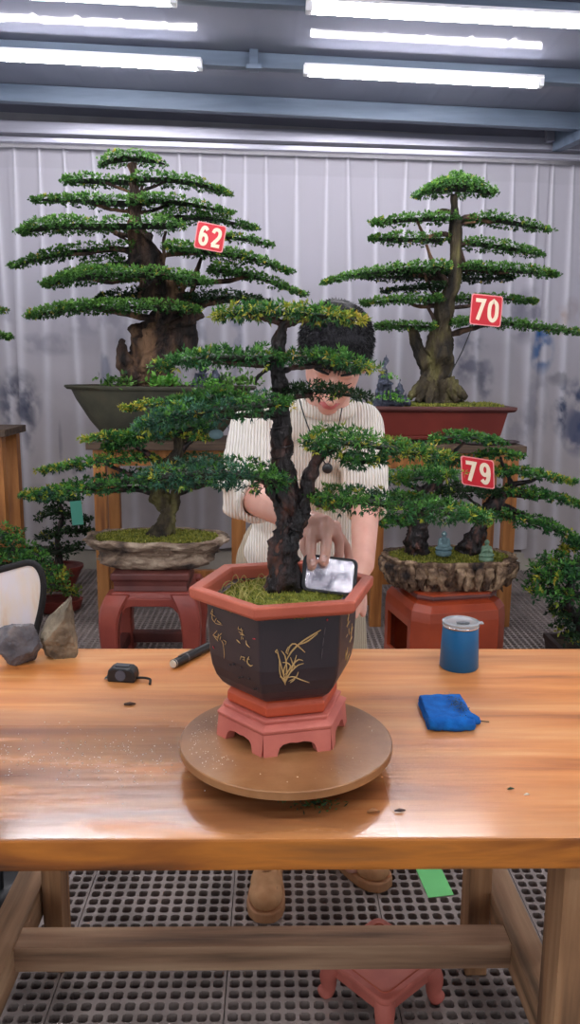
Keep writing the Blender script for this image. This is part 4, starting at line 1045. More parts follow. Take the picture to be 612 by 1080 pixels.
def leafy(parent, name, c, n, L, spread, pal, seed, W=None, per=1):
    rng = np.random.default_rng(seed); cc = np.array(c)+rng.normal(0, 1, (n, 3))*np.array(spread); cc[:, 2] = np.abs(cc[:, 2]-c[2])+c[2]
    d = unit(rng.normal(0, .7, (n, 3))+np.array([0, -.2, .6])); V = leaf_geo(cc, d, L*(.6+.6*rng.random(n)), np.full(n, W or L*.6), rng)
    p = GR[pal]; q = rng.random(n)[:, None]; return link(name, leaf_mesh(name, V, p[0]*(1-q)+p[2]*q), M['leaf'], parent, True)
for j, (x, n) in enumerate(((118, 60), (128, 60), (172, 90), (180, 60), (246, 90), (230, 60), (262, 60))):
    leafy(t62, 'seedling', tuple(at(x, 407, Y62-.17)), n, .035, (.045, .03, .025), 'bright' if j in (2, 3) else 'far', j+40)
# ============================================================ TREE 70
t70 = thing('potted_bonsai', (at(462, 455, Y62).x, Y62, ZB), 'slender layered bonsai in a red rectangular pot carrying sign 70', 'bonsai')
z7 = at(460, 429, Y62-.22).z; x7a, x7b = at(383, 429, 4.37).x, at(546, 429, 4.37).x; yc7 = Y62
def rect_loft(rings, cx, cy, name, mat, parent, bev=.006):
    bm = bmesh.new(); rows = []
    for hx, hy, z in rings: rows.append([bm.verts.new((cx+sx_*hx, cy+sy_*hy, z)) for sx_, sy_ in ((-1, -1), (1, -1), (1, 1), (-1, 1))])
    for A, B in zip(rows, rows[1:]):
        for k in range(4): bm.faces.new((A[k], A[(k+1) % 4], B[(k+1) % 4], B[k]))
    bm.faces.new(list(reversed(rows[0]))); bm.faces.new(rows[-1]); bmesh.ops.recalc_face_normals(bm, faces=bm.faces)
    me = bpy.data.meshes.new(name); bm.to_mesh(me); bm.free(); o = link(name, me, mat, parent)
    md = o.modifiers.new('bevel', 'BEVEL'); md.width = bev; md.segments = 3; md.limit_method = 'ANGLE'; md.angle_limit = R(25); return o
hx = (x7b-x7a)/2; cx7 = (x7a+x7b)/2
zb7 = ZB+.02
rect_loft([(hx-.075, .16, zb7), (hx-.07, .165, zb7+.012), (hx-.072, .165, zb7+.02), (hx-.066, .17, zb7+.026), (hx-.04, .20, z7-.03), (hx-.036, .2, z7-.026), (hx-.2, .05, z7-.022)], cx7, yc7, 'pot_body', M['pot_red'], t70, .003)
rect_loft([(hx-.04, .2, z7-.032), (hx-.01, .225, z7-.026), (hx, .235, z7-.016), (hx, .235, z7), (hx-.035, .2, z7), (hx-.04, .195, z7-.02), (hx-.2, .05, z7-.02)], cx7, yc7, 'pot_rim', M['pot_red_dark'], t70, .003)
for sx_ in (-1, 1):
    for sy_ in (-1, 1): rect_loft([(.05, .04, ZB+.001), (.06, .045, zb7+.004)], cx7+sx_*(hx-.14), yc7+sy_*.115, 'pot_foot', M['pot_red_dark'], t70, .004)
rect_loft([(hx-.04, .19, z7-.03), (hx-.045, .185, z7-.008), (hx-.2, .1, z7+.012), (.02, .02, z7+.02)], cx7, yc7, 'moss_bed', M['moss'], t70, .001)
def W7(x, y, dy=0): return at(x, y, Y62+dy)
moss_tufts('moss', t70, lambda r: (cx7+r.uniform(-1, 1)*(hx-.05), yc7+r.uniform(-.18, .18), z7-.004), 5000, .018, 'grass', .008, seed=8, spread=.7)
trunk(t70, [W7(462, 424), W7(462, 416), W7(461, 404), W7(462, 385), W7(464, 362), W7(468, 338), W7(474, 312), W7(479, 285), W7(481, 258), W7(480, 235), W7(479, 205)], [v*k6 for v in (25, 19, 14.5, 13.5, 13, 10, 8.5, 7, 6.5, 5, 3)], M['bark_mossy'], .4, 60, 18, 7, 12)
for i, (x, y) in enumerate(((432, 420), (440, 424), (452, 427), (470, 427), (483, 424), (492, 420))):
    limb(t70, W7(462+(x-462)*.35, 402, -.03), W7(x, y, -.06-.02*(i % 3)), 8*k6, 3*k6, M['bark_mossy'], .05, i+70, 'surface_root')
trunk(t70, [W7(455, 390), W7(446, 374), W7(438, 358), W7(434, 344)], [v*k6 for v in (8, 7, 5, 3)], M['bark_mossy'], .4, 24, 12, 9, 9, name='branch')
rows70 = [
    (((438, 207), (458, 200), (480, 198), (502, 200), (521, 205)), 17, dict(w=.19, tp=(.35, .35), y=0, d=1.3)), (((452, 197), (480, 190), (506, 197)), 12, dict(w=.13, tp=(.4, .4), y=0)),
    (((392, 235), (430, 232), (480, 230)), 9, dict(w=.16, tp=(.5, .1))), (((489, 234), (515, 231), (545, 236), (581, 243)), 10, dict(w=.16, tp=(.2, .5))),
    (((392, 251), (425, 253), (473, 253)), 11, dict(w=.17, tp=(.4, .1))), (((490, 256), (530, 261), (572, 269)), 11, dict(w=.16, tp=(.1, .5))),
    (((341, 298), (385, 288), (430, 284), (473, 282)), 12, dict(w=.2, tp=(.6, .1), y=-.1)), (((486, 282), (535, 285), (588, 290)), 12, dict(w=.2, tp=(.1, .5))),
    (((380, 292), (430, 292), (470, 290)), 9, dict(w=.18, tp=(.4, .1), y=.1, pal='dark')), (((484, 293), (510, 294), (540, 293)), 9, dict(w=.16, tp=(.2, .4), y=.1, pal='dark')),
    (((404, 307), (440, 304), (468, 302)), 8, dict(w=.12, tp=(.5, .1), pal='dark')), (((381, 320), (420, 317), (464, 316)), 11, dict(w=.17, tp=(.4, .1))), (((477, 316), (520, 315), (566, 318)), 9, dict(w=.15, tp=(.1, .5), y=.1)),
    (((397, 344), (425, 344), (456, 345)), 12, dict(w=.18, tp=(.3, .1))), (((474, 340), (520, 340), (570, 346), (622, 352)), 12, dict(w=.17, tp=(.1, .5), y=0)),
]
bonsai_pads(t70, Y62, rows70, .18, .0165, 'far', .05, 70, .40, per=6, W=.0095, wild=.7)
for i, ((a, b_), (c, d), r_) in enumerate((((480, 225), (440, 231), 3), ((480, 235), (530, 233), 3.5), ((480, 250), (430, 253), 3.5), ((480, 262), (535, 261), 3), ((476, 300), (450, 258), 4), ((476, 300), (420, 287), 5), ((480, 285), (540, 286), 4), ((468, 345), (448, 290), 4), ((470, 335), (430, 318), 4), ((472, 325), (520, 316), 3), ((458, 385), (432, 346), 4), ((440, 360), (430, 345), 3), ((462, 380), (448, 318), 4), ((470, 355), (520, 341), 4), ((485, 262), (492, 290), 2), ((470, 340), (462, 300), 3), ((440, 232), (448, 252), 2), ((479, 240), (502, 234), 2))):
    limb(t70, W7(a, b_), W7(c, d), r_*k6*.8, 1.3*k6, M['bark_brown'], .12, i+400)

# wooden slab under tree 79's view / on the right stand: flat dark base piece
MBo = MB(); q = at(515, 468, 4.36)
sl = MBo.lathe([(0, ZB+.001), (.13, ZB+.001), (.16, ZB+.012), (.13, ZB+.024), (0, ZB+.027)], (0, 0, 0), 28, Matrix.Translation((q.x-.0, 4.40, 0)) @ Matrix.Diagonal((1, .5, 1, 1)), lambda r, z, a: r*(1+.18*math.sin(3*a+1)+.1*math.sin(7*a))).build('dark_rock_slab', noise_mat('dark_slate', [(.3, (44, 38, 44)), (.7, (92, 74, 78))], 18, .6, bump=.6), smooth=True)
tag(sl, 'flat dark purple rock slab on the right wooden stand, in front of the red pot', 'rock')

# --- miniature rockeries
M['rockery'] = noise_mat('blue_grey_rockery', [(.3, (34, 38, 52)), (.55, (72, 78, 96)), (.8, (140, 144, 160))], 40, .7, bump=1, bscale=90, bdist=.01)
def rockery(px0, px1, pyb, pyt, Y, label, seed):
    base = at((px0+px1)/2, pyb, Y); t = thing('miniature_rockery', base, label, 'ornament'); k = 1/ppm(Y)
    rn = random.Random(seed); pr_ = []; wd = (px1-px0)*k; ht = (pyb-pyt)*k
    def pk(u, h, r_):
        c = base+Vector((u*wd/2, 0, 0))
        for i in range(6):
            f = i/5; pr_.append(('ell', c+Vector((rn.uniform(-.1, .1)*r_, rn.uniform(-.1, .1)*r_, h*ht*f*.86)), (r_*(1-.72*f), r_*.8*(1-.7*f), h*ht*.17)))
    pk(-.42, 1, wd*.22); pk(.35, .52, wd*.15); pk(.72, .26, wd*.12); pk(-.75, .4, wd*.12); pk(0, .3, wd*.14)
    pr_.append(('ell', base+Vector((0, 0, .01)), (wd*.52, wd*.22, ht*.1)))
    def fn(co, nr):
        q = np.array([noise.noise(Vector(c)*24)+.6*noise.noise(Vector(c)*60) for c in co]); return co+nr*(q*.016)[:, None]
    volume('rock_peaks', pr_, .007, M['rockery'], t, 1, fn)
    # small arch pavilion and plants
    MB().box(base+Vector((-.2*wd, -.24*wd, ht*.42)), (wd*.36, wd*.18, ht*.04), bev=.003).box(base+Vector((-.34*wd, -.26*wd, ht*.24)), (wd*.05, wd*.05, ht*.34)).box(base+Vector((-.08*wd, -.26*wd, ht*.24)), (wd*.05, wd*.05, ht*.34)).build('tiny_pavilion', M['rockery'], t)
    for j, (u, h) in enumerate(((-.15, .5), (-.05, .08), (.4, .04), (-.7, .1), (.1, .16))):
        leafy(t, 'tiny_plant', tuple(base+Vector((u*wd/2, -.28*wd, h*ht))), 40, .02, (.022, .015, .012), 'bright', seed+j)
    return t
rockery(394, 433, 426, 376, 4.42, 'blue-grey miniature rockery in the red rectangular pot, right of the person', 3)
rockery(203, 240, 409, 375, 4.44, 'blue-grey miniature rockery in the olive oval bowl, left of the person', 9)

# ============================================================ STOOLS AND MIDDLE TREES
def square_stool(cx, cy, w_, h, label):
    t = thing('stoneware_stool', (cx, cy, 0), label, 'plant stool'); hw = w_/2
    rect_loft([(hw*.80, hw*.80, h-.09), (hw*.78, hw*.78, h-.065), (hw*.80, hw*.80, h-.04), (hw*.84, hw*.84, h-.032), (hw*.84, hw*.84, h-.006), (hw*.80, hw*.80, h)], cx, cy, 'seat_slab', M['stool_top'], t, .004)
    rect_loft([(hw*.80, hw*.80, h-.13), (hw*.90, hw*.90, h-.125), (hw*.86, hw*.86, h-.105), (hw*.80, hw*.80, h-.09)], cx, cy, 'apron', M['stool_red'], t, .006)
    for sx_ in (-1, 1):
        for sy_ in (-1, 1):
            pts = [Vector((cx+sx_*hw*a, cy+sy_*hw*a, z)) for a, z in ((.68, h-.10), (.80, h-.15), (.87, h-.22), (.88, h*.35), (.86, .10), (.84, .0))]
            P, Q = resample(pts, [.055, .052, .046, .040, .038, .042], 16)
            mb = MB()
            rows = []
            for p, q in zip(P, Q): rows.append([mb.bm.verts.new(p+Vector((a*q, b2*q, 0))) for a, b2 in ((-1, -.8), (-.8, -1), (.8, -1), (1, -.8), (1, .8), (.8, 1), (-.8, 1), (-1, .8))])
            for A, B in zip(rows, rows[1:]):
                for k in range(8): mb.bm.faces.new((A[k], A[(k+1) % 8], B[(k+1) % 8], B[k]))
            mb.bm.faces.new(rows[0]); mb.bm.faces.new(rows[-1]); mb.build('leg', M['stool_red'], t, smooth=True, angle=40)
    for sg in (-1, 1):
        MB().box((cx, cy+sg*hw*.84, .06), (w_*.75, .045, .06), bev=.01).build('foot_rail', M['stool_top'], t)
        MB().box((cx+sg*hw*.84, cy, .06), (.045, w_*.75, .06), bev=.01).build('foot_rail', M['stool_top'], t)
        # arched shoulder pieces
        for (dx, dy) in ((0, sg), (sg, 0)):
            c_ = Vector((cx+dx*hw*.84, cy+dy*hw*.84, h-.155)); Mx = Matrix.Translation(c_) @ Matrix.Rotation(PI/2 if dx else 0, 4, 'Z') @ Matrix.Rotation(PI/2, 4, 'X')
            L_ = w_*.40; poly = [(-L_, .04), (-L_, -.05), (-L_*.72, -.03), (-L_*.62, -.008), (-L_*.5, 0), (L_*.5, 0), (L_*.62, -.008), (L_*.72, -.03), (L_, -.05), (L_, .04)]
            MB().prism(poly, -.02, .02, Mx).build('shoulder_panel', M['stool_red'], t, bev=.005)
    return t
Y3 = 3.82; s3 = at(165, 606, 3.62); H3 = s3.z
square_stool(at(165, 640, Y3).x, Y3, .435, H3, 'brick-red square four-legged stool under the left stone pot')

def rock_pot(cx, cy, z0, z1, rx, ry, mat, label_parent, seed, style='slab'):
    """rough stone tray"""
    n = 140; rows = []; nzr = 26; mb = MB(); H_ = z1-z0
    for i in range(nzr+1):
        f = i/nzr; row = []
        for k in range(n):
            a = 2*PI*k/n
            if style == 'slab':
                prf = .64+.32*f**.8+.05*math.sin(f*9)
                d = .07*noise.noise(Vector((math.cos(a)*2.5, math.sin(a)*2.5, f*5+seed)))+.05*noise.noise(Vector((math.cos(a)*7, math.sin(a)*7, f*9+seed)))+.05*abs(noise.noise(Vector((math.cos(a)*3, math.sin(a)*3, f*14+seed*2))))
                drop = 0
            else:
                fl = noise.noise(Vector((math.cos(a)*9, math.sin(a)*9, seed)))
                prf = .80+.18*f**1.2
                d = .13*abs(noise.noise(Vector((math.cos(a)*11, math.sin(a)*11, f*1.6+seed))))*(1-.3*f)+.05*noise.noise(Vector((math.cos(a)*5, math.sin(a)*5, f*4)))-.03+.03*noise.noise(Vector((math.cos(a)*24, math.sin(a)*24, f*7)))
                drop = (1-f)*.05*fl
            r_ = prf+d
            ex = .75 if style == 'slab' else .8
            ca, sa = math.cos(a), math.sin(a); ca = math.copysign(abs(ca)**ex, ca); sa = math.copysign(abs(sa)**ex, sa)
            row.append(Vector((cx+rx*r_*ca, cy+ry*r_*sa, z0+H_*f+drop+(.012*noise.noise(Vector((ca*4, sa*4, seed))) if f > .8 else 0))))
        rows.append(row)
    top = rows[-1]; c_ = Vector((cx, cy, 0))
    for s_, dz in ((.95, .006), (.90, .0), (.86, -.022)):
        rows.append([Vector((c_.x+(p.x-c_.x)*s_, c_.y+(p.y-c_.y)*s_, p.z+dz)) for p in top])
    vs = [[mb.bm.verts.new(p) for p in r_] for r_ in rows]
    for A, B in zip(vs, vs[1:]):
        for k in range(n): mb.bm.faces.new((A[k], A[(k+1) % n], B[(k+1) % n], B[k]))
    mb.bm.faces.new(list(reversed(vs[0]))); mb.bm.faces.new(vs[-1])
    return mb.build('pot', mat, label_parent, smooth=True)
# left tree
k3 = 1/ppm(Y3)
t3 = thing('potted_bonsai', (at(166, 606, Y3).x, Y3, H3), 'low spreading bonsai in a grey stone tray on the brick-red stool', 'bonsai')
cx3 = at(166, 580, Y3).x; zt3 = at(166, 565, Y3).z
rock_pot(cx3, Y3, H3+.001, zt3, .345, .19, M['rock_pot'], t3, 4)
oval([(0, zt3-.05), (.30, zt3-.03), (.27, zt3-.008), (.15, zt3+.004), (0, zt3+.012)], cx3, Y3, 'moss_bed', M['moss'], t3, .55)
moss_tufts('moss', t3, lambda r: (lambda a, q: (cx3+math.cos(a)*q*.30, Y3+math.sin(a)*q*.17, zt3-.006+.012*(1-q)))(r.uniform(0, 2*PI), math.sqrt(r.random())), 7000, .012, 'grass', .006, seed=12, spread=.8)
def W3(x, y, dy=0): return at(x, y, Y3+dy)
trunk(t3, [W3(168, 572), W3(172, 562), W3(176, 552), W3(178, 540), W3(172, 530), W3(166, 520), W3(172, 500), W3(185, 480), W3(190, 460)], [v*k3 for v in (15, 11, 9, 8, 9, 9, 8, 7, 4)], M['bark_mossy'], .4, 50, 14, 10, 21)
trunk(t3, [W3(177, 542), W3(184, 532), W3(186, 520), W3(196, 508)], [v*k3 for v in (7, 6, 5, 3)], M['bark_mossy'], .4, 24, 12, 12, 22, name='branch')
rows3 = [
    (((27, 523), (60, 519), (100, 512), (160, 506), (240, 510)), 20, dict(w=.19, tp=(.4, .2), ty=.28, y=-.05, b=.6)),
    (((42, 497), (80, 490), (120, 485), (165, 484)), 13, dict(w=.13, tp=(.5, .1), ty=.4)),
    (((88, 464), (120, 459), (160, 457), (225, 462)), 8, dict(w=.12, tp=(.4, .3), ty=.55)),
    (((112, 472), (140, 463), (180, 455), (225, 450)), 26, dict(w=.18, tp=(.4, .3), ty=.08, b=.6)),
    (((133, 431), (155, 427), (185, 425), (215, 428)), 11, dict(w=.13, tp=(.4, .3), ty=.7)),
    (((150, 446), (180, 440), (230, 436)), 18, dict(w=.16, tp=(.3, .2), ty=.1, b=.7)),
    (((170, 492), (200, 488), (245, 490)), 18, dict(w=.16, tp=(.3, .3), ty=.1, pal='dark')),
]
bonsai_pads(t3, Y3, rows3, .15, .019, 'main', .12, 33, .55, per=7, W=.0085, wild=.8)
for i, ((a, b_), (c, d), r_) in enumerate((((168, 522), (70, 517), 4), ((166, 515), (110, 489), 4), ((178, 495), (130, 462), 4), ((188, 480), (215, 452), 4), ((190, 470), (165, 430), 3), ((186, 520), (235, 508), 4))):
    limb(t3, W3(a, b_), W3(c, d), r_*k3, 1.2*k3, M['bark_dark'], .08, i+500)

# right stool: glazed drum with chamfered corners and side openings
Y9 = 3.72; cxs = at(468, 640, Y9).x; H9 = at(468, 627, Y9-.2).z
st9 = thing('stoneware_stool', (cxs, Y9, 0), 'orange-red glazed barrel stool under the brown stone pot with two little statues', 'plant stool')
def octo(hw, ch, z, rz): 
    pts = [(-hw+ch, -hw), (hw-ch, -hw), (hw, -hw+ch), (hw, hw-ch), (hw-ch, hw), (-hw+ch, hw), (-hw, hw-ch), (-hw, -hw+ch)]
    c, s = math.cos(rz), math.sin(rz); return [Vector((cxs+x*c-y*s, Y9+x*s+y*c, z)) for x, y in pts]
rz9 = R(12); hw = .235
bm = bmesh.new(); rings = [(hw*.80, .0), (hw*.93, .01), (hw*.97, .02), (hw, .05), (hw*1.0, H9-.12), (hw*.98, H9-.075), (hw*.90, H9-.045), (hw*.80, H9-.035), (hw*.82, H9-.02), (hw*.82, H9-.004), (hw*.78, H9)]
rows = [[bm.verts.new(v) for v in octo(a, a*.28, z, rz9)] for a, z in rings]
skip = []
for i, (A, B) in enumerate(zip(rows, rows[1:])):
    for k in range(8):
        f_ = bm.faces.new((A[k], A[(k+1) % 8], B[(k+1) % 8], B[k]))
        if i == 3 and k in (2, 6): skip.append(f_)
bm.faces.new(list(reversed(rows[0]))); bm.faces.new(rows[-1])
bmesh.ops.recalc_face_normals(bm, faces=bm.faces)
rI = bmesh.ops.inset_individual(bm, faces=skip, thickness=.055, depth=0)
bmesh.ops.delete(bm, geom=skip, context='FACES')
me = bpy.data.meshes.new('barrel'); bm.to_mesh(me); bm.free()
ob = link('barrel', me, M['stool_glaze'], st9)
md = ob.modifiers.new('solid', 'SOLIDIFY'); md.thickness = .02; md.offset = -1
md = ob.modifiers.new('bevel', 'BEVEL'); md.width = .008; md.segments = 2; md.limit_method = 'ANGLE'; md.angle_limit = R(25)
bm = bmesh.new(); rows = [[bm.verts.new(v) for v in octo(a, a*.28, z, rz9)] for a, z in ((hw*.835, H9-.026), (hw*.845, H9-.018), (hw*.835, H9-.008))]
for A, B in zip(rows, rows[1:]):
    for k in range(8): bm.faces.new((A[k], A[(k+1) % 8], B[(k+1) % 8], B[k]))
me = bpy.data.meshes.new('collar_band'); bm.to_mesh(me); bm.free(); link('collar_band', me, M['stool_top'], st9)

# tree 79
k9 = 1/ppm(Y9); cx9 = at(472, 605, Y9).x; zt9 = at(472, 586, Y9).z
t9 = thing('potted_bonsai', (cx9, Y9, H9), 'twin-trunk bonsai in a brown stalactite-like stone pot carrying sign 79', 'bonsai')
rock_pot(cx9, Y9, H9+.001, zt9+.004, .325, .2, M['rock_brown'], t9, 7, 'drip')
# hanging stone icicles on the pot wall
mb = MB()
for i in range(40):
    a = 2*PI*i/40+random.uniform(-.05, .05); ca, sa = math.cos(a), math.sin(a); ca = math.copysign(abs(ca)**.8, ca); sa = math.copysign(abs(sa)**.8, sa)
    r_ = .97; top = Vector((cx9+.325*r_*ca, Y9+.2*r_*sa, zt9-.015)); l_ = random.uniform(.08, .17); bt = Vector((cx9+.325*.86*ca, Y9+.2*.86*sa, max(H9+.006, zt9-.02-l_)))
    P, Q = resample([top, top.lerp(bt, .35)+Vector((0, 0, 0)), top.lerp(bt, .7), bt], [.016, .024, .018, .006], 12)
    mb.tube(P, Q, 9, .5, 45, i)
mb.build('stone_drips', M['rock_brown'], t9, smooth=True)
oval([(0, zt9-.05), (.29, zt9-.03), (.26, zt9-.006), (.12, zt9+.008), (0, zt9+.016)], cx9, Y9, 'moss_bed', M['moss'], t9, .6)
moss_tufts('moss', t9, lambda r: (lambda a, q: (cx9+math.cos(a)*q*.285, Y9+math.sin(a)*q*.17, zt9-.004+.016*(1-q)))(r.uniform(0, 2*PI), math.sqrt(r.random())), 7000, .012, 'grass', .006, seed=13, spread=.8)
def W9(x, y, dy=0): return at(x, y, Y9+dy)
trunk(t9, [W9(441, 588), W9(441, 576), W9(441, 560), W9(443, 545), W9(449, 528), W9(460, 510), W9(470, 495), W9(475, 478)], [v*k9 for v in (15, 12, 11, 10, 9, 7, 5, 3)], M['bark_dark'], .45, 50, 16, 10, 31)
trunk(t9, [W9(492, 584), W9(496, 574), W9(503, 562), W9(510, 548), W9(520, 533), W9(530, 522), W9(543, 512)], [v*k9 for v in (13, 11, 9, 8, 7, 6, 3)], M['bark_dark'], .45, 50, 16, 10, 32, name='second_trunk')
rows9 = [
    (((454, 465), (480, 460), (505, 462), (530, 467)), 12, dict(w=.15, tp=(.3, .3), ty=.05, b=.4)),
    (((505, 480), (528, 478), (550, 482)), 9, dict(w=.1, tp=(.3, .3), ty=.1)),
    (((520, 499), (545, 497), (575, 502), (606, 509)), 12, dict(w=.13, tp=(.2, .5), ty=.35)),
    (((533, 517), (560, 519), (590, 526), (616, 534)), 12, dict(w=.13, tp=(.2, .4), ty=.3)),
    (((518, 541), (550, 547), (585, 558), (618, 575)), 17, dict(w=.15, tp=(.2, .3), ty=.12)),
    (((594, 578), (606, 577), (620, 582)), 13, dict(w=.08, tp=(.4, .3), ty=.7)),
    (((402, 508), (430, 500), (462, 500)), 18, dict(w=.15, tp=(.3, .3), ty=.1)),
    (((462, 518), (490, 516), (528, 520)), 15, dict(w=.15, tp=(.3, .3), ty=.1, pal='dark')),
    (((396, 548), (414, 550), (432, 552)), 15, dict(w=.13, tp=(.3, .3), ty=.05)),
    (((455, 490), (478, 485), (500, 490)), 12, dict(w=.13, tp=(.3, .3), ty=.15)),
    (((488, 541), (500, 545), (514, 552)), 13, dict(w=.06, tp=(.4, .4), ty=.2, pal='bright', y=-.25)),
    (((400, 530), (440, 528), (480, 532)), 14, dict(w=.15, tp=(.3, .3), ty=.05, b=.5)),
]
bonsai_pads(t9, Y9, rows9, .14, .018, 'main', .12, 79, .55, per=7, W=.009, wild=.8)
for i, ((a, b_), (c, d), r_) in enumerate((((450, 525), (420, 505), 4), ((470, 495), (490, 466), 4), ((443, 545), (412, 550), 3), ((530, 522), (580, 524), 4), ((520, 533), (575, 553), 4), ((535, 516), (570, 502), 3.5), ((510, 545), (490, 520), 3), ((540, 512), (528, 482), 3), ((460, 512), (480, 487), 3))):
    limb(t9, W9(a, b_), W9(c, d), r_*k9, 1.2*k9, M['bark_dark'], .1, i+600)

# --- figurines on the stone pot
def monk(pxx, pyb, hpx, Y, mat, label, praying=False):
    k = 1/ppm(Y); b0 = at(pxx, pyb, Y); h = hpx*k; t = thing('monk_figurine', b0, label, 'figurine')
    pr_ = [('ell', b0+Vector((0, 0, h*.12)), (h*.40, h*.28, h*.12)), ('ell', b0+Vector((-h*.26, -h*.06, h*.14)), (h*.17, h*.15, h*.11)), ('ell', b0+Vector((h*.26, -h*.06, h*.14)), (h*.17, h*.15, h*.11)),
           ('cap', b0+Vector((0, .0, h*.2)), b0+Vector((0, 0, h*.55)), h*.20, h*.17), ('cap', b0+Vector((0, 0, h*.6)), b0+Vector((0, -h*.02, h*.72)), h*.08, h*.08), ('ell', b0+Vector((0, -h*.02, h*.84)), (h*.125, h*.13, h*.155)),
           ('cap', b0+Vector((-h*.2, 0, h*.56)), b0+Vector((-h*.25, -h*.08, h*.32)), h*.08, h*.07), ('cap', b0+Vector((h*.2, 0, h*.56)), b0+Vector((h*.25, -h*.08, h*.32)), h*.08, h*.07)]
    tz = .46 if praying else .26
    for s_ in (-1, 1): pr_.append(('cap', b0+Vector((s_*h*.25, -h*.08, h*.32)), b0+Vector((s_*h*.04, -h*.24, h*tz)), h*.065, h*.05))
    if praying: pr_.append(('cap', b0+Vector((0, -h*.25, h*.42)), b0+Vector((0, -h*.2, h*.6)), h*.05, h*.035))
    for s_ in (-1, 1): pr_.append(('ell', b0+Vector((s_*h*.13, 0, h*.83)), (h*.02, h*.04, h*.07)))
    volume('robed_figure', pr_, .0032, mat, t, 2)
    pr2 = b0+Vector((0, 0, .001)); MB().lathe([(0, -.02), (h*.36, -.02), (h*.4, -.004), (h*.36, .003), (0, .004)], b0, 20).build('plinth', mat, t, smooth=True)
zz = at(468, 580, Y9-.09)
monk(468, 581, 22, Y9-.09, noise_mat('blue_grey_stone', [(.3, (70, 96, 104)), (.7, (110, 138, 142))], 40, .6), 'blue-grey seated statuette between the two trunks of tree 79')
monk(513, 588, 20, Y9-.11, noise_mat('green_grey_stone', [(.3, (82, 112, 92)), (.7, (120, 148, 122))], 40, .6), 'green-grey praying statuette at the right of the brown stone pot', True)

# ============================================================ NUMBER SIGNS
M['sign'] = noise_mat('red_sign_card', [(.3, (204, 12, 34)), (.7, (214, 24, 44))], 6, .4, bump=.02)
M['signb'] = plain('pale_sign_edge', (238, 150, 150), .5); M['digit'] = plain('cream_digits', (252, 232, 204), .5)
_bowl = [(.5+.37*math.sin(k*PI/12), .725+.305*math.cos(k*PI/12)) for k in range(24)]; _bowl.append(_bowl[0])
_tail = [(.87, .76), (.88, .5), (.80, .2), (.62, 0), (.38, -.02), (.14, .12)]
DIGIT = {'9': [_bowl, _tail], '6': [[(1-x, 1-y) for x, y in _bowl], [(1-x, 1-y) for x, y in _tail]], '7': [[(0, 1), (.92, 1), (.34, -.06)]], '2': [[(.06, .78), (.2, .97), (.5, 1.03), (.8, .94), (.88, .72), (.74, .5), (.4, .25), (.08, .03)], [(.0, .0), (1, 0)]],
         '0': [[(.5, 1.03), (.84, .86), (.92, .5), (.84, .14), (.5, -.03), (.16, .14), (.08, .5), (.16, .86), (.5, 1.03)]]}
def sign(num, corners, Y, label, stake=None, rr_=.02):
    """corners: TL TR BR BL pixels"""
    c = sum((at(x, y, Y) for x, y in corners), Vector())/4
    t = thing('number_sign', c, label, 'sign')
    TLc, TRc, BRc, BLc = [at(x, y, Y) for x, y in corners]
    ex = ((TRc-TLc)+(BRc-BLc))/2; ez = ((TLc-BLc)+(TRc-BRc))/2; W_, H_ = ex.length, ez.length; ex.normalize(); ey = ez.normalized(); nrm = ex.cross(ey).normalized()
    Mx = Matrix((ex, ey, nrm)).transposed().to_4x4(); Mx.translation = c
    MB().prism(rrect(W_, H_, .012), -.002, .002, Mx).build('sign_card', M['signb'], t)
    MB().prism(rrect(W_*.93, H_*.93, .010), .0021, .0028, Mx).build('red_face', M['sign'], t)
    cw = W_*.40; chh = H_*.72; hb_ = W_*.058
    for i, chx in enumerate(num):
        ox = (-1 if i == 0 else 1)*W_*.215; mb = MB()
        for pk_, path in enumerate(DIGIT[chx]):
            pts = [Vector((ox+(x-.5)*(cw-2*hb_), (y-.5)*(chh-2*hb_), .0045+.0008*pk_)) for x, y in path]
            if len(pts) > 2 and chx != '7' and path is not _bowl: pts, _ = resample(pts, [1]*len(pts), 40)
            L_ = []; R_ = []
            if (pts[0]-pts[-1]).length < 1e-6: pts = pts[:-1]+[pts[0]]; wrap = True
            else: wrap = False
            for j, p in enumerate(pts):
                t0 = (p-pts[-2]).normalized() if (wrap and j == 0) else (p-pts[j-1]).normalized() if j else (pts[1]-p).normalized(); t1 = (pts[j+1]-p).normalized() if j < len(pts)-1 else (pts[1]-p).normalized() if wrap else t0
                tn = (t0+t1).normalized(); n_ = Vector((-tn.y, tn.x, 0)); k = hb_/max(.45, n_.dot(Vector((-t0.y, t0.x, 0))))
                e = -tn*0
                L_.append(mb.bm.verts.new(Mx @ (p+n_*k))); R_.append(mb.bm.verts.new(Mx @ (p-n_*k)))
            for j in range(len(pts)-1): mb.bm.faces.new((L_[j], L_[j+1], R_[j+1], R_[j]))
        bmesh.ops.remove_doubles(mb.bm, verts=mb.bm.verts, dist=1e-6)
        mb.build('digit_'+dict(zip('02679', ('zero', 'two', 'six', 'seven', 'nine')))[chx], M['digit'], t)
    if stake:
        MB().tube([at(x, y, Y+.03) for x, y in stake], .003, 6).build('wire_stake', M['black'], t)
    return t
sign('62', [(209, 233), (239, 239), (235, 267), (204, 261)], 4.2, 'red card with cream digits 62 hanging on the left tree')
sign('70', [(498, 309), (531, 313), (528, 345), (495, 342)], 4.25, 'red card with cream digits 70 on a wire at the right tree', [(497, 348), (488, 370), (474, 397)])
sign('79', [(486, 480), (521, 486), (522, 516), (487, 511)], 3.38, 'red card with cream digits 79 above the brown stone pot', None)
sg79 = [o for o in C.objects if o.get('label', '').startswith('red card with cream digits 79')][0]
MB().tube([at(500, 483, 3.385), at(500, 479, 3.42), at(499, 484, 3.72)], .002, 6).build('wire_hanger', M['black'], sg79)

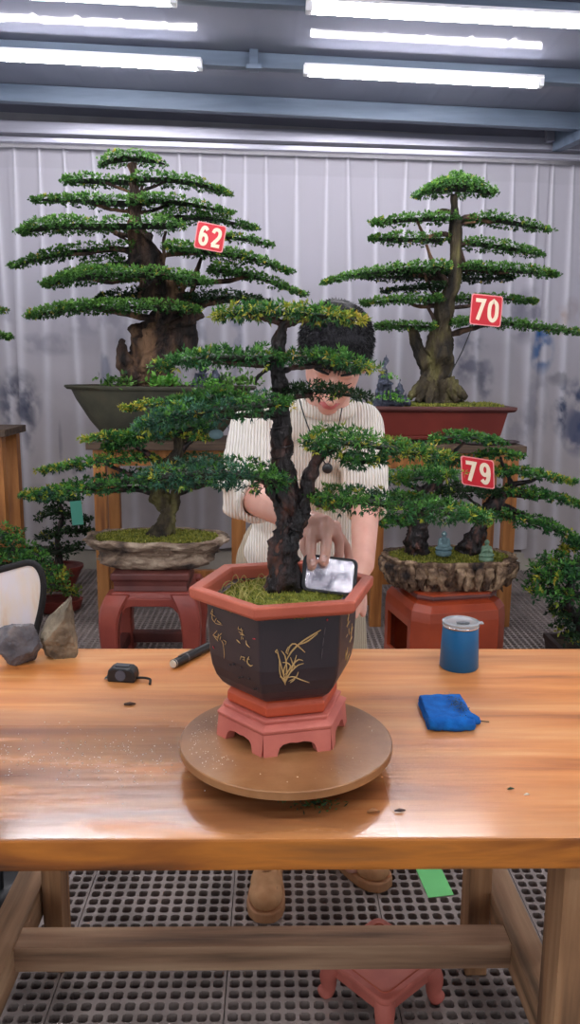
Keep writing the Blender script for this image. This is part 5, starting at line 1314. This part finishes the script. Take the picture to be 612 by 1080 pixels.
# ============================================================ THINGS ON THE BENCH
def rock(pxc, pyb, wpx, hpx, mat, label, seed, lean=0, shape=1.0):
    b0 = onz(pxc, pyb, ZT); k = 1/ppm(b0.y, pyb); Wd, Ht = wpx*k, hpx*k*1.04
    bm = bmesh.new(); bmesh.ops.create_icosphere(bm, subdivisions=5, radius=1)
    rn = random.Random(seed); pls = []
    for i in range(26):
        n_ = Vector((rn.gauss(0, 1), rn.gauss(0, 1), rn.gauss(0, 1))).normalized(); pls.append((n_, rn.uniform(.70, .98)))
    for v_ in bm.verts:
        p = v_.co.normalized(); r_ = min([h_/p.dot(n_) for n_, h_ in pls if p.dot(n_) > .05]+[1.25])
        r_ *= 1+.07*noise.noise(p*3+Vector((seed, 0, 0)))+.05*noise.noise(p*8)+.025*noise.noise(p*22)
        p = p*r_; f = max(0, (p.z+1)/2); s_ = 1 if shape == 1 else (1.12-.50*f**1.2)
        v_.co = Vector((p.x*s_*Wd/1.85+lean*(f-.3)*Wd, p.y*s_*Wd*.46, max(-.8, p.z)*Ht/1.8))
    zmin = min(v_.co.z for v_ in bm.verts)
    for v_ in bm.verts: v_.co += b0+Vector((0, .01, -zmin))
    me = bpy.data.meshes.new('rock'); bm.to_mesh(me); bm.free(); o = link('rock', me, mat, smooth=True); me.set_sharp_from_angle(angle=R(26))
    tag(o, label, 'rock', None); return o
rock(20, 700, 44, 46, M['rock_grey'], 'squat grey rock at the left end of the workbench', 3)
rock(59, 694, 42, 60, M['rock_tan'], 'tall tan pointed rock beside the squat grey rock', 6, .34, .5)

# tape measure
b0 = onz(130, 717, ZT); tp = thing('tape_measure', b0, 'small black tape measure with a wrist strap lying on the workbench', 'tape measure')
G = Matrix.Translation(b0) @ Matrix.Rotation(R(-8), 4, 'Z')
poly = [(-.031, 0), (.031, 0), (.033, .012), (.030, .026), (.020, .033), (-.018, .034), (-.029, .028), (-.032, .014)]
MB().prism(poly, -.018, .018, G @ Matrix.Rotation(PI/2, 4, 'X')).build('tape_case', M['black'], tp, bev=.004)
MB().prism(rrect(.034, .018, .005), .0, .0015, G @ Matrix.Translation((0, 0, .034))).build('lock_button', plain('dark_grey_rubber', (60, 62, 70), .5), tp, bev=.0005)
MB().lathe([(0, .018), (.012, .018), (.012, .0195), (0, .0195)], (0, 0, 0), 20, G @ Matrix.Translation((0, 0, .017)) @ Matrix.Rotation(PI/2, 4, 'X')).build('side_cap', plain('grey_label', (84, 90, 104), .4), tp)
MB().box((-.036, -.003, .004), (.008, .018, .003), M=G).build('tape_hook', plain('chrome', (190, 190, 194), .25, 1), tp)
P, Q = resample([G @ Vector(q) for q in ((.03, .0, .006), (.045, -.006, .010), (.062, -.002, .006), (.068, -.022, .003))], [.003]*4, 16)
MB().tube(P, Q, 6).build('wrist_strap', M['black_matte'], tp, smooth=True)

# black pen / torch
a = onz(183, 705, ZT)+Vector((0, 0, .011)); b_ = onz(240, 676, ZT)+Vector((0, 0, .011)); d = (b_-a).normalized()
tc_ = thing('marker_pen', (a+b_)/2-Vector((0, 0, .011)), 'thick black marker pen with a pale end, left of the pot on the workbench', 'pen')
MB().tube([a, a.lerp(b_, .5), a.lerp(b_, 1)], [.0105]*3, 16).build('barrel', M['black'], tc_, smooth=True, angle=40)
MB().tube([a-d*.003, a+d*.004], [.0085, .0108], 16).build('pale_end_ring', plain('cream_ring', (226, 220, 200), .5), tc_)
MB().tube([a+d*.045, a+d*.050], .0112, 16).build('cap_band', plain('grey_band', (90, 92, 98), .3), tc_)
MB().bar(a+d*.02+Vector((0, 0, .0125)), a+d*.075+Vector((0, 0, .0125)), .004, .002).build('pocket_clip', plain('clip_metal', (130, 134, 140), .3, .8), tc_)

# tumbler
b0 = onz(484, 703, ZT); tm = thing('tumbler', b0, 'blue steel tumbler with a clear lid on the workbench', 'tumbler')
M['blue'] = plain('matte_blue_steel', (8, 98, 152), .38, .1)
rb, rtp, ht = .0455, .0415, .106
MB().lathe([(0, .0), (rb-.003, .0), (rb, .004), (rtp, ht-.002), (rtp-.001, ht), (rtp-.003, ht-.001), (rtp-.003, ht-.01), (0, ht-.012)], b0, 48).build('cup_body', M['blue'], tm, smooth=True, angle=40)
mt, nt, b = new_mat('clear_lid'); b.inputs['Base Color'].default_value = (.8, .84, .86, 1); b.inputs['Roughness'].default_value = .12; b.inputs['Transmission Weight'].default_value = .6
MB().lathe([(rtp-.004, ht-.004), (rtp+.001, ht), (rtp+.002, ht+.006), (rtp-.003, ht+.008), (rtp-.006, ht+.004), (.012, ht+.003), (0, ht+.003)], b0, 48).build('lid', mt, tm, smooth=True, angle=40)
MB().lathe([(rtp+.0005, ht-.006), (rtp+.0018, ht-.004), (rtp+.0018, ht-.001), (rtp+.0005, ht)], b0, 48).build('steel_rim', plain('brushed_rim', (200, 204, 208), .2, 1), tm, smooth=True)
MB().box(b0+Vector((.002, -.010, ht+.0065)), (.030, .012, .004), bev=.0015).build('slider', plain('grey_slider', (120, 124, 130), .3), tm)
MB().box(b0+Vector((rtp+.004, -.004, ht+.003)), (.012, .014, .004), bev=.0015).build('lid_tab', mt, tm)

# folded blue cloth
M['cloth'] = noise_mat('blue_microfibre', [(.3, (0, 84, 168)), (.7, (10, 116, 206))], 60, .95, bump=.7, bscale=260, bdist=.002)
c0_ = onz(469, 755, ZT); cl = thing('folded_cloth', c0_, 'folded bright blue cloth with a brown stain on the workbench', 'cloth')
def layer(z, w_, d_, seed, cx, cy, fold):
    rows = []; nx, ny = 26, 26
    for j in range(ny):
        v_ = j/(ny-1); row = []
        for i in range(nx):
            u = i/(nx-1); x = cx+(u-.5)*w_*(1-.06*v_)+.003*noise.noise(Vector((v_*3, seed, 1))); y = cy+(v_-.5)*d_+.006*(u-.5)+.003*noise.noise(Vector((u*3, seed, 5)))
            zz_ = z+.0022*noise.noise(Vector((u*5, v_*5, seed)))-.006*max(0, (.12-v_)/.12)**2*fold-.003*max(0, abs(u-.5)*2-.9)*10*.3
            row.append(Vector((x, y, max(zz_, ZT+.001))))
        rows.append(row)
    return rows
mb = MB()
for i in range(5): mb.grid(layer(ZT+.003+i*.0045, .092-.003*(i % 2), .125-.003*i, i*3.3, c0_.x+.002*math.sin(i*2), c0_.y+.003, .4))
o = mb.build('cloth_layers', M['cloth'], cl, smooth=True); md = o.modifiers.new('solid', 'SOLIDIFY'); md.thickness = .0036
mb = MB()   # rolled fold at the front
for i, (rr_, yy, zz_) in enumerate(((.0145, -.062, .0150), (.009, -.066, .0105))):
    pts = []
    for j in range(20):
        u = j/19; pts.append(Vector((c0_.x+(u-.5)*.088, c0_.y+yy+.008*(u-.5)+.004*math.sin(u*5+i), ZT+zz_-.004*u+.001*math.sin(u*9))))
    mb.tube(pts, [rr_*(.75+.25*math.sin(PI*(j/19)**.8)) for j in range(20)], 12, .25, 60, i)
mb.build('rolled_edge', M['cloth'], cl, smooth=True)
MB().tube([c0_+Vector((.040, -.03, .012)), c0_+Vector((.052, -.036, .008)), c0_+Vector((.060, -.034, .006)), c0_+Vector((.064, -.03, .004))], [.012, .011, .007, .002], 10, .3, 60, 4).build('loose_corner', M['cloth'], cl, smooth=True)
MB().tube([c0_+Vector((.062, -.032, .004)), c0_+Vector((.072, -.032, .003)), c0_+Vector((.082, -.034, .003))], .0012, 5).build('frayed_cord', plain('brown_cord', (110, 84, 60), .8), cl)
# stain: slightly raised dried patch of mud
rng = np.random.default_rng(4); n_ = 260
cc = np.stack([c0_.x+.026+rng.normal(0, .008, n_), c0_.y+.0+rng.normal(0, .022, n_), np.full(n_, ZT+.0262)], -1); dd = unit(rng.normal(0, 1, (n_, 3))*np.array([1, 1, .1]))
link('dried_mud', leaf_mesh('dried_mud', leaf_geo(cc, dd, np.full(n_, .004), np.full(n_, .0022), rng), np.tile(np.array(lin((64, 92, 120))[:3]), (n_, 1))), M['leaf'], cl)

# white reflector disc with a black rim behind the rocks
M['reflector'] = noise_mat('white_reflector_fabric', [(.45, (232, 230, 236)), (.62, (236, 226, 214)), (.75, (222, 188, 150))], 3.5, .5, (6, 1, 1.5), 0)  # tan streaks are warm reflections painted into the white fabric colour
rc_ = at(8, 660, 2.02); rf = thing('photo_reflector', (rc_.x-.05, 2.05, 0), 'white oval reflector panel with black rim behind the rocks', 'reflector')
def outline(s_=1):
    pts = [(-44, 650), (-40, 625), (-24, 608), (0, 601), (20, 595.5), (31, 593.5), (39, 597), (44.5, 607), (46, 622), (43.5, 642), (39, 661), (32, 690), (18, 730), (-6, 752), (-30, 730), (-42, 690)]
    return pts
cp = [at(x, y, 2.02) for x, y in outline()]; cp.append(cp[0]); cp.append(cp[1])
P, Q = resample(cp, [.0075]*len(cp), 120); P = P[:-7]
mb = MB(); mb.tube(P+[P[0]], .0085, 10, cap=False).build('black_rim', M['black_matte'], rf, smooth=True)
mb = MB(); a_ = [mb.bm.verts.new(p+Vector((0, -.0015, 0))) for p in P]; b2 = [mb.bm.verts.new(p+Vector((0, .0015, 0))) for p in P]
mb.bm.faces.new(a_); mb.bm.faces.new(list(reversed(b2)))
for i in range(len(P)): mb.bm.faces.new((a_[i], a_[(i+1) % len(P)], b2[(i+1) % len(P)], b2[i]))
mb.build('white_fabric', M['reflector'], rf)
zbm = min(p.z for p in P); MB().tube([Vector((rc_.x-.05, 2.02, zbm)), Vector((rc_.x-.06, 2.02, .02))], .008, 10).build('support_pole', M['black'], rf)
MB().lathe([(0, 0), (.12, 0), (.12, .012), (.03, .02), (0, .02)], (rc_.x-.06, 2.06, 0), 30).build('support_base', M['black'], rf, smooth=True)

# loose grit and clippings
rng = np.random.default_rng(21)
def scatter(n, fn, L, W, cols, name, label, cat, z):
    c = np.array([fn(rng) for _ in range(n)]); c = np.concatenate([c, np.full((n, 1), z)], 1) if c.shape[1] == 2 else c
    d = unit(rng.normal(0, 1, (n, 3))*np.array([1, 1, .25])); V = leaf_geo(c, d, L*(.5+rng.random(n)), np.full(n, W), rng)
    q = rng.integers(0, len(cols), n); col = np.array([lin(x)[:3] for x in cols])[q]
    o = link(name, leaf_mesh(name, V, col), M['leaf']); tag(o, label, cat, None, 'stuff'); return o
def g1(r):
    p = onz(float(r.normal(95, 85)), float(np.clip(r.normal(798, 16), 750, 850)), ZT); return (p.x, p.y)
scatter(420, g1, .0026, .0022, [(250, 246, 236), (226, 214, 190)], 'white_grit', 'fine white grit scattered on the wet left part of the workbench', 'grit', ZT+.002)
def g2(r):
    a = r.uniform(.75*PI, 1.25*PI) if r.random() < .75 else r.uniform(0, 2*PI); q = math.sqrt(r.uniform(.45, .93)); return (TC.x+math.cos(a)*.178*q, TC.y+math.sin(a)*.178*q)
scatter(170, g2, .0024, .002, [(236, 226, 208), (214, 196, 170)], 'pale_grit', 'pale grit scattered on the brown turntable disc', 'grit', .8012)
def g3(r):
    p = onz(float(r.normal(332, 16)), float(r.normal(849, 3)), ZT); return (p.x, p.y)
scatter(90, g3, .010, .003, [(40, 76, 40), (66, 104, 52), (30, 56, 34)], 'leaf_clippings', 'green leaf clippings on the workbench under the turntable edge', 'clippings', ZT+.003)
for i, (x, y, l_, c) in enumerate(((137, 744, .012, (84, 64, 52)), (539, 834, .006, (44, 64, 40)), (556, 840, .005, (240, 230, 214)), (422, 857, .009, (70, 52, 44)), (394, 858, .010, (150, 100, 60)))):
    p = onz(x, y, ZT)+Vector((0, 0, .003))
    o = MB().tube([p-Vector((l_, 0, 0)), p+Vector((0, .001, .001)), p+Vector((l_, .002, 0))], [l_*.15, l_*.35, l_*.12], 6, .4, 200, i).build('wood_crumb', plain('crumb_%d' % i, c, .8), smooth=True)
    tag(o, ['dark brown chip on the workbench below the tape measure', 'tiny dark green crumb on the right front of the workbench', 'tiny white crumb on the right front of the workbench', 'dark brown chip at the front right of the turntable', 'tan chip on the workbench just right of the turntable front'][i], 'debris')

# ============================================================ UNDER THE BENCH
q = Vector((onz(403, 1010, .10).x, onz(403, 1010, .10).y, 0))
fs = thing('clay_stand', q, 'dusty red square clay stand on the grating floor under the workbench', 'pot stand')
rzz = R(45-4); G = Matrix.Translation(q) @ Matrix.Rotation(rzz, 4, 'Z')
hs = .101
MB().prism(rrect(2*hs, 2*hs, .022), .088, .104, G).build('top_plate', M['clay_pink'], fs, bev=.005)
bm_ = MB()
inner = rrect(hs*1.62, hs*1.62, .014)
P = [G @ Vector((x, y, .1045)) for x, y in inner]; bm_.tube(P+[P[0]], .0022, 6, cap=False); bm_.build('raised_border', M['terracotta'], fs, smooth=True)
MB().prism(rrect(1.75*hs, 1.75*hs, .02), .055, .089, G).build('waist', M['clay_pink'], fs, bev=.004)
for sx_ in (-1, 1):
    for sy_ in (-1, 1):
        pts = [G @ Vector((sx_*hs*a, sy_*hs*a, z)) for a, z in ((.66, .088), (.80, .07), (.86, .045), (.85, .02), (.92, .0))]
        P, Q = resample(pts, [.022, .024, .021, .017, .020], 14); MB().tube(P, Q, 12, flat=1).build('foot', M['clay_pink'], fs, smooth=True)
pp = [onz(438, 915, .002), onz(465, 915, .002), onz(479, 944, .002), onz(452, 947, .002)]
pp = [pp[0]+(pp[0]-pp[3])*.4, pp[1]+(pp[1]-pp[2])*.4, pp[2], pp[3]]
mb = MB(); a_ = [mb.bm.verts.new(p) for p in pp]; b2 = [mb.bm.verts.new(p+Vector((0, 0, .0012))) for p in pp]
mb.bm.faces.new(list(reversed(a_))); mb.bm.faces.new(b2)
for i in range(4): mb.bm.faces.new((a_[i], a_[(i+1) % 4], b2[(i+1) % 4], b2[i]))
tag(mb.build('paper_sheet', plain('green_paper', (120, 218, 130), .7)), 'light green paper strip lying on the grating behind the workbench', 'paper')

# ============================================================ SMALL BACKGROUND PLANTS
# little bonsai with teal tag, left
Ya = 5.08; ta = thing('potted_bonsai', (at(66, 620, Ya).x, Ya, 0), 'small dark green bonsai with a teal tag in a red bowl, by the curtain', 'bonsai')
ca_ = at(64, 612, Ya); oval([(0, .001), (.07, .001), (.075, .02), (.10, .05), (.135, .13), (.150, .15), (.150, .165), (.13, .165), (.12, .15), (0, .15)], ca_.x, Ya, 'pot', M['pot_red'], ta, .8, 40)
def Wa(x, y, dy=0): return at(x, y, Ya+dy)
trunk(ta, [Vector((ca_.x, Ya, .14)), Wa(62, 585), Wa(60, 565), Wa(66, 545), Wa(62, 528)], [.025, .022, .018, .014, .008], M['bark_dark'], .4, 24, 10, 16, 4)
bonsai_pads(ta, Ya, [(((44, 528), (62, 525), (82, 529)), 8, {}), (((42, 546), (60, 540), (80, 545)), 16, {}), (((43, 566), (68, 560), (96, 560)), 16, {}), (((32, 584), (60, 582), (84, 578)), 20, {}), (((28, 594), (50, 596), (66, 600)), 12, {}), (((80, 548), (86, 549), (93, 548)), 6, dict(w=.05))], .13, .024, 'dark', .05, 81, .5, per=6, W=.012)
pA_ = at(81, 541, Ya-.16); mb = MB().box((0, 0, 0), (.068, .003, .15), M=Matrix.Translation(pA_) @ Matrix.Rotation(R(-4), 4, 'Y') @ Matrix.Rotation(R(12), 4, 'Z'))
tag(mb.build('teal_tag', plain('teal_card', (96, 188, 164), .6)), 'teal paper tag hanging on the small dark bonsai at left', 'tag')
# tray in front
Yb = 4.62; tb = thing('potted_plant', (at(60, 636, Yb).x, Yb, 0), 'low yellow-green plant in a flat red tray, behind the reflector', 'plant'); cb_ = at(58, 630, Yb)
oval([(0, .001), (.12, .001), (.15, .02), (.16, .06), (.165, .075), (.145, .075), (.14, .06), (0, .06)], cb_.x, Yb, 'tray', M['pot_red'], tb, .6, 40)
bonsai_pads(tb, Yb, [(((36, 622), (58, 618), (80, 626)), 14, dict(ty=.6))], .1, .022, 'far', .6, 82, .6, per=6, W=.010)
# plant at the left edge
Yc_ = 4.15; tcx = thing('potted_bonsai', (at(-8, 640, Yc_).x, Yc_, 0), 'bushy green bonsai at the left edge, its pot hidden behind the reflector', 'bonsai'); cc_ = at(-8, 630, Yc_)
oval([(0, .001), (.14, .001), (.15, .03), (.20, .17), (.22, .19), (.22, .205), (.19, .205), (.18, .18), (0, .18)], cc_.x, Yc_, 'pot', M['pot_red'], tcx, .7, 40)
trunk(tcx, [Vector((cc_.x, Yc_, .17)), at(-6, 605, Yc_), at(-12, 585, Yc_), at(-6, 566, Yc_)], [.03, .026, .02, .01], M['bark_dark'], .4, 24, 10, 16, 5)
bonsai_pads(tcx, Yc_, [(((-40, 570), (-10, 563), (18, 568)), 16, {}), (((-50, 586), (0, 580), (42, 586)), 16, {}), (((-50, 604), (10, 596), (64, 608)), 18, dict(ty=.3)), (((-40, 618), (0, 614), (40, 618)), 14, dict(ty=.1))], .17, .026, 'main', .12, 83, .55, per=6, W=.011)
# plant box at the right
q = at(573, 667, 3.8)
tdx = thing('potted_bonsai', (q.x+.22, 3.55, 0), 'bushy green plant in a dark square planter at the right edge', 'bonsai')
cxd, cyd = q.x+.22, 3.56
rect_loft([(.20, .22, .001), (.215, .235, .12), (.22, .24, .125), (.22, .24, .15), (.195, .215, .15), (.19, .21, .12), (.1, .1, .12)], cxd, cyd, 'planter', plain('dark_brown_planter', (58, 42, 38), .6), tdx, .004)
rect_loft([(.19, .21, .11), (.19, .21, .128), (.05, .05, .135)], cxd, cyd, 'soil', M['soil'], tdx, .002)
trunk(tdx, [Vector((cxd, cyd, .12)), at(606, 650, 3.55), at(600, 625, 3.55), at(610, 598, 3.55)], [.03, .026, .02, .01], M['bark_dark'], .4, 24, 10, 16, 6)
bonsai_pads(tdx, 3.55, [(((583, 592), (600, 594), (630, 594)), 12, dict(ty=.15)), (((566, 606), (590, 604), (630, 604)), 16, dict(ty=.25)), (((562, 622), (585, 624), (630, 628)), 22, dict(ty=.15)), (((588, 648), (605, 645), (635, 650)), 26, dict(pal='dark')), (((595, 668), (610, 668), (635, 672)), 16, dict(pal='dark'))], .16, .026, 'main', .15, 84, .6, per=6, W=.011)
# bonsai on the cut-off left stand: only branch tips reach the picture
Ye = 4.7; ze = at(8, 452, 4.5).z
te = thing('potted_bonsai', (at(-95, 440, Ye).x, Ye, ze), 'bonsai on the left-edge stand, only its branch tips showing', 'bonsai'); ce = at(-95, 440, Ye)
oval([(0, ze+.001), (.16, ze+.001), (.20, ze+.06), (.23, ze+.10), (.23, ze+.12), (.20, ze+.12), (.19, ze+.10), (0, ze+.1)], ce.x, Ye, 'pot', M['pot_olive'], te, .6, 40)
trunk(te, [Vector((ce.x, Ye, ze+.09)), at(-92, 385, Ye), at(-84, 350, Ye), at(-88, 310, Ye)], [.05, .04, .03, .015], M['bark_brown'], .4, 24, 12, 12, 7)
bonsai_pads(te, Ye, [(((-160, 350), (-90, 345), (-30, 347), (10, 356)), 11, {}), (((-140, 322), (-90, 318), (3, 328)), 10, {})], .15, .021, 'far', .1, 85, .45, per=6, W=.011)
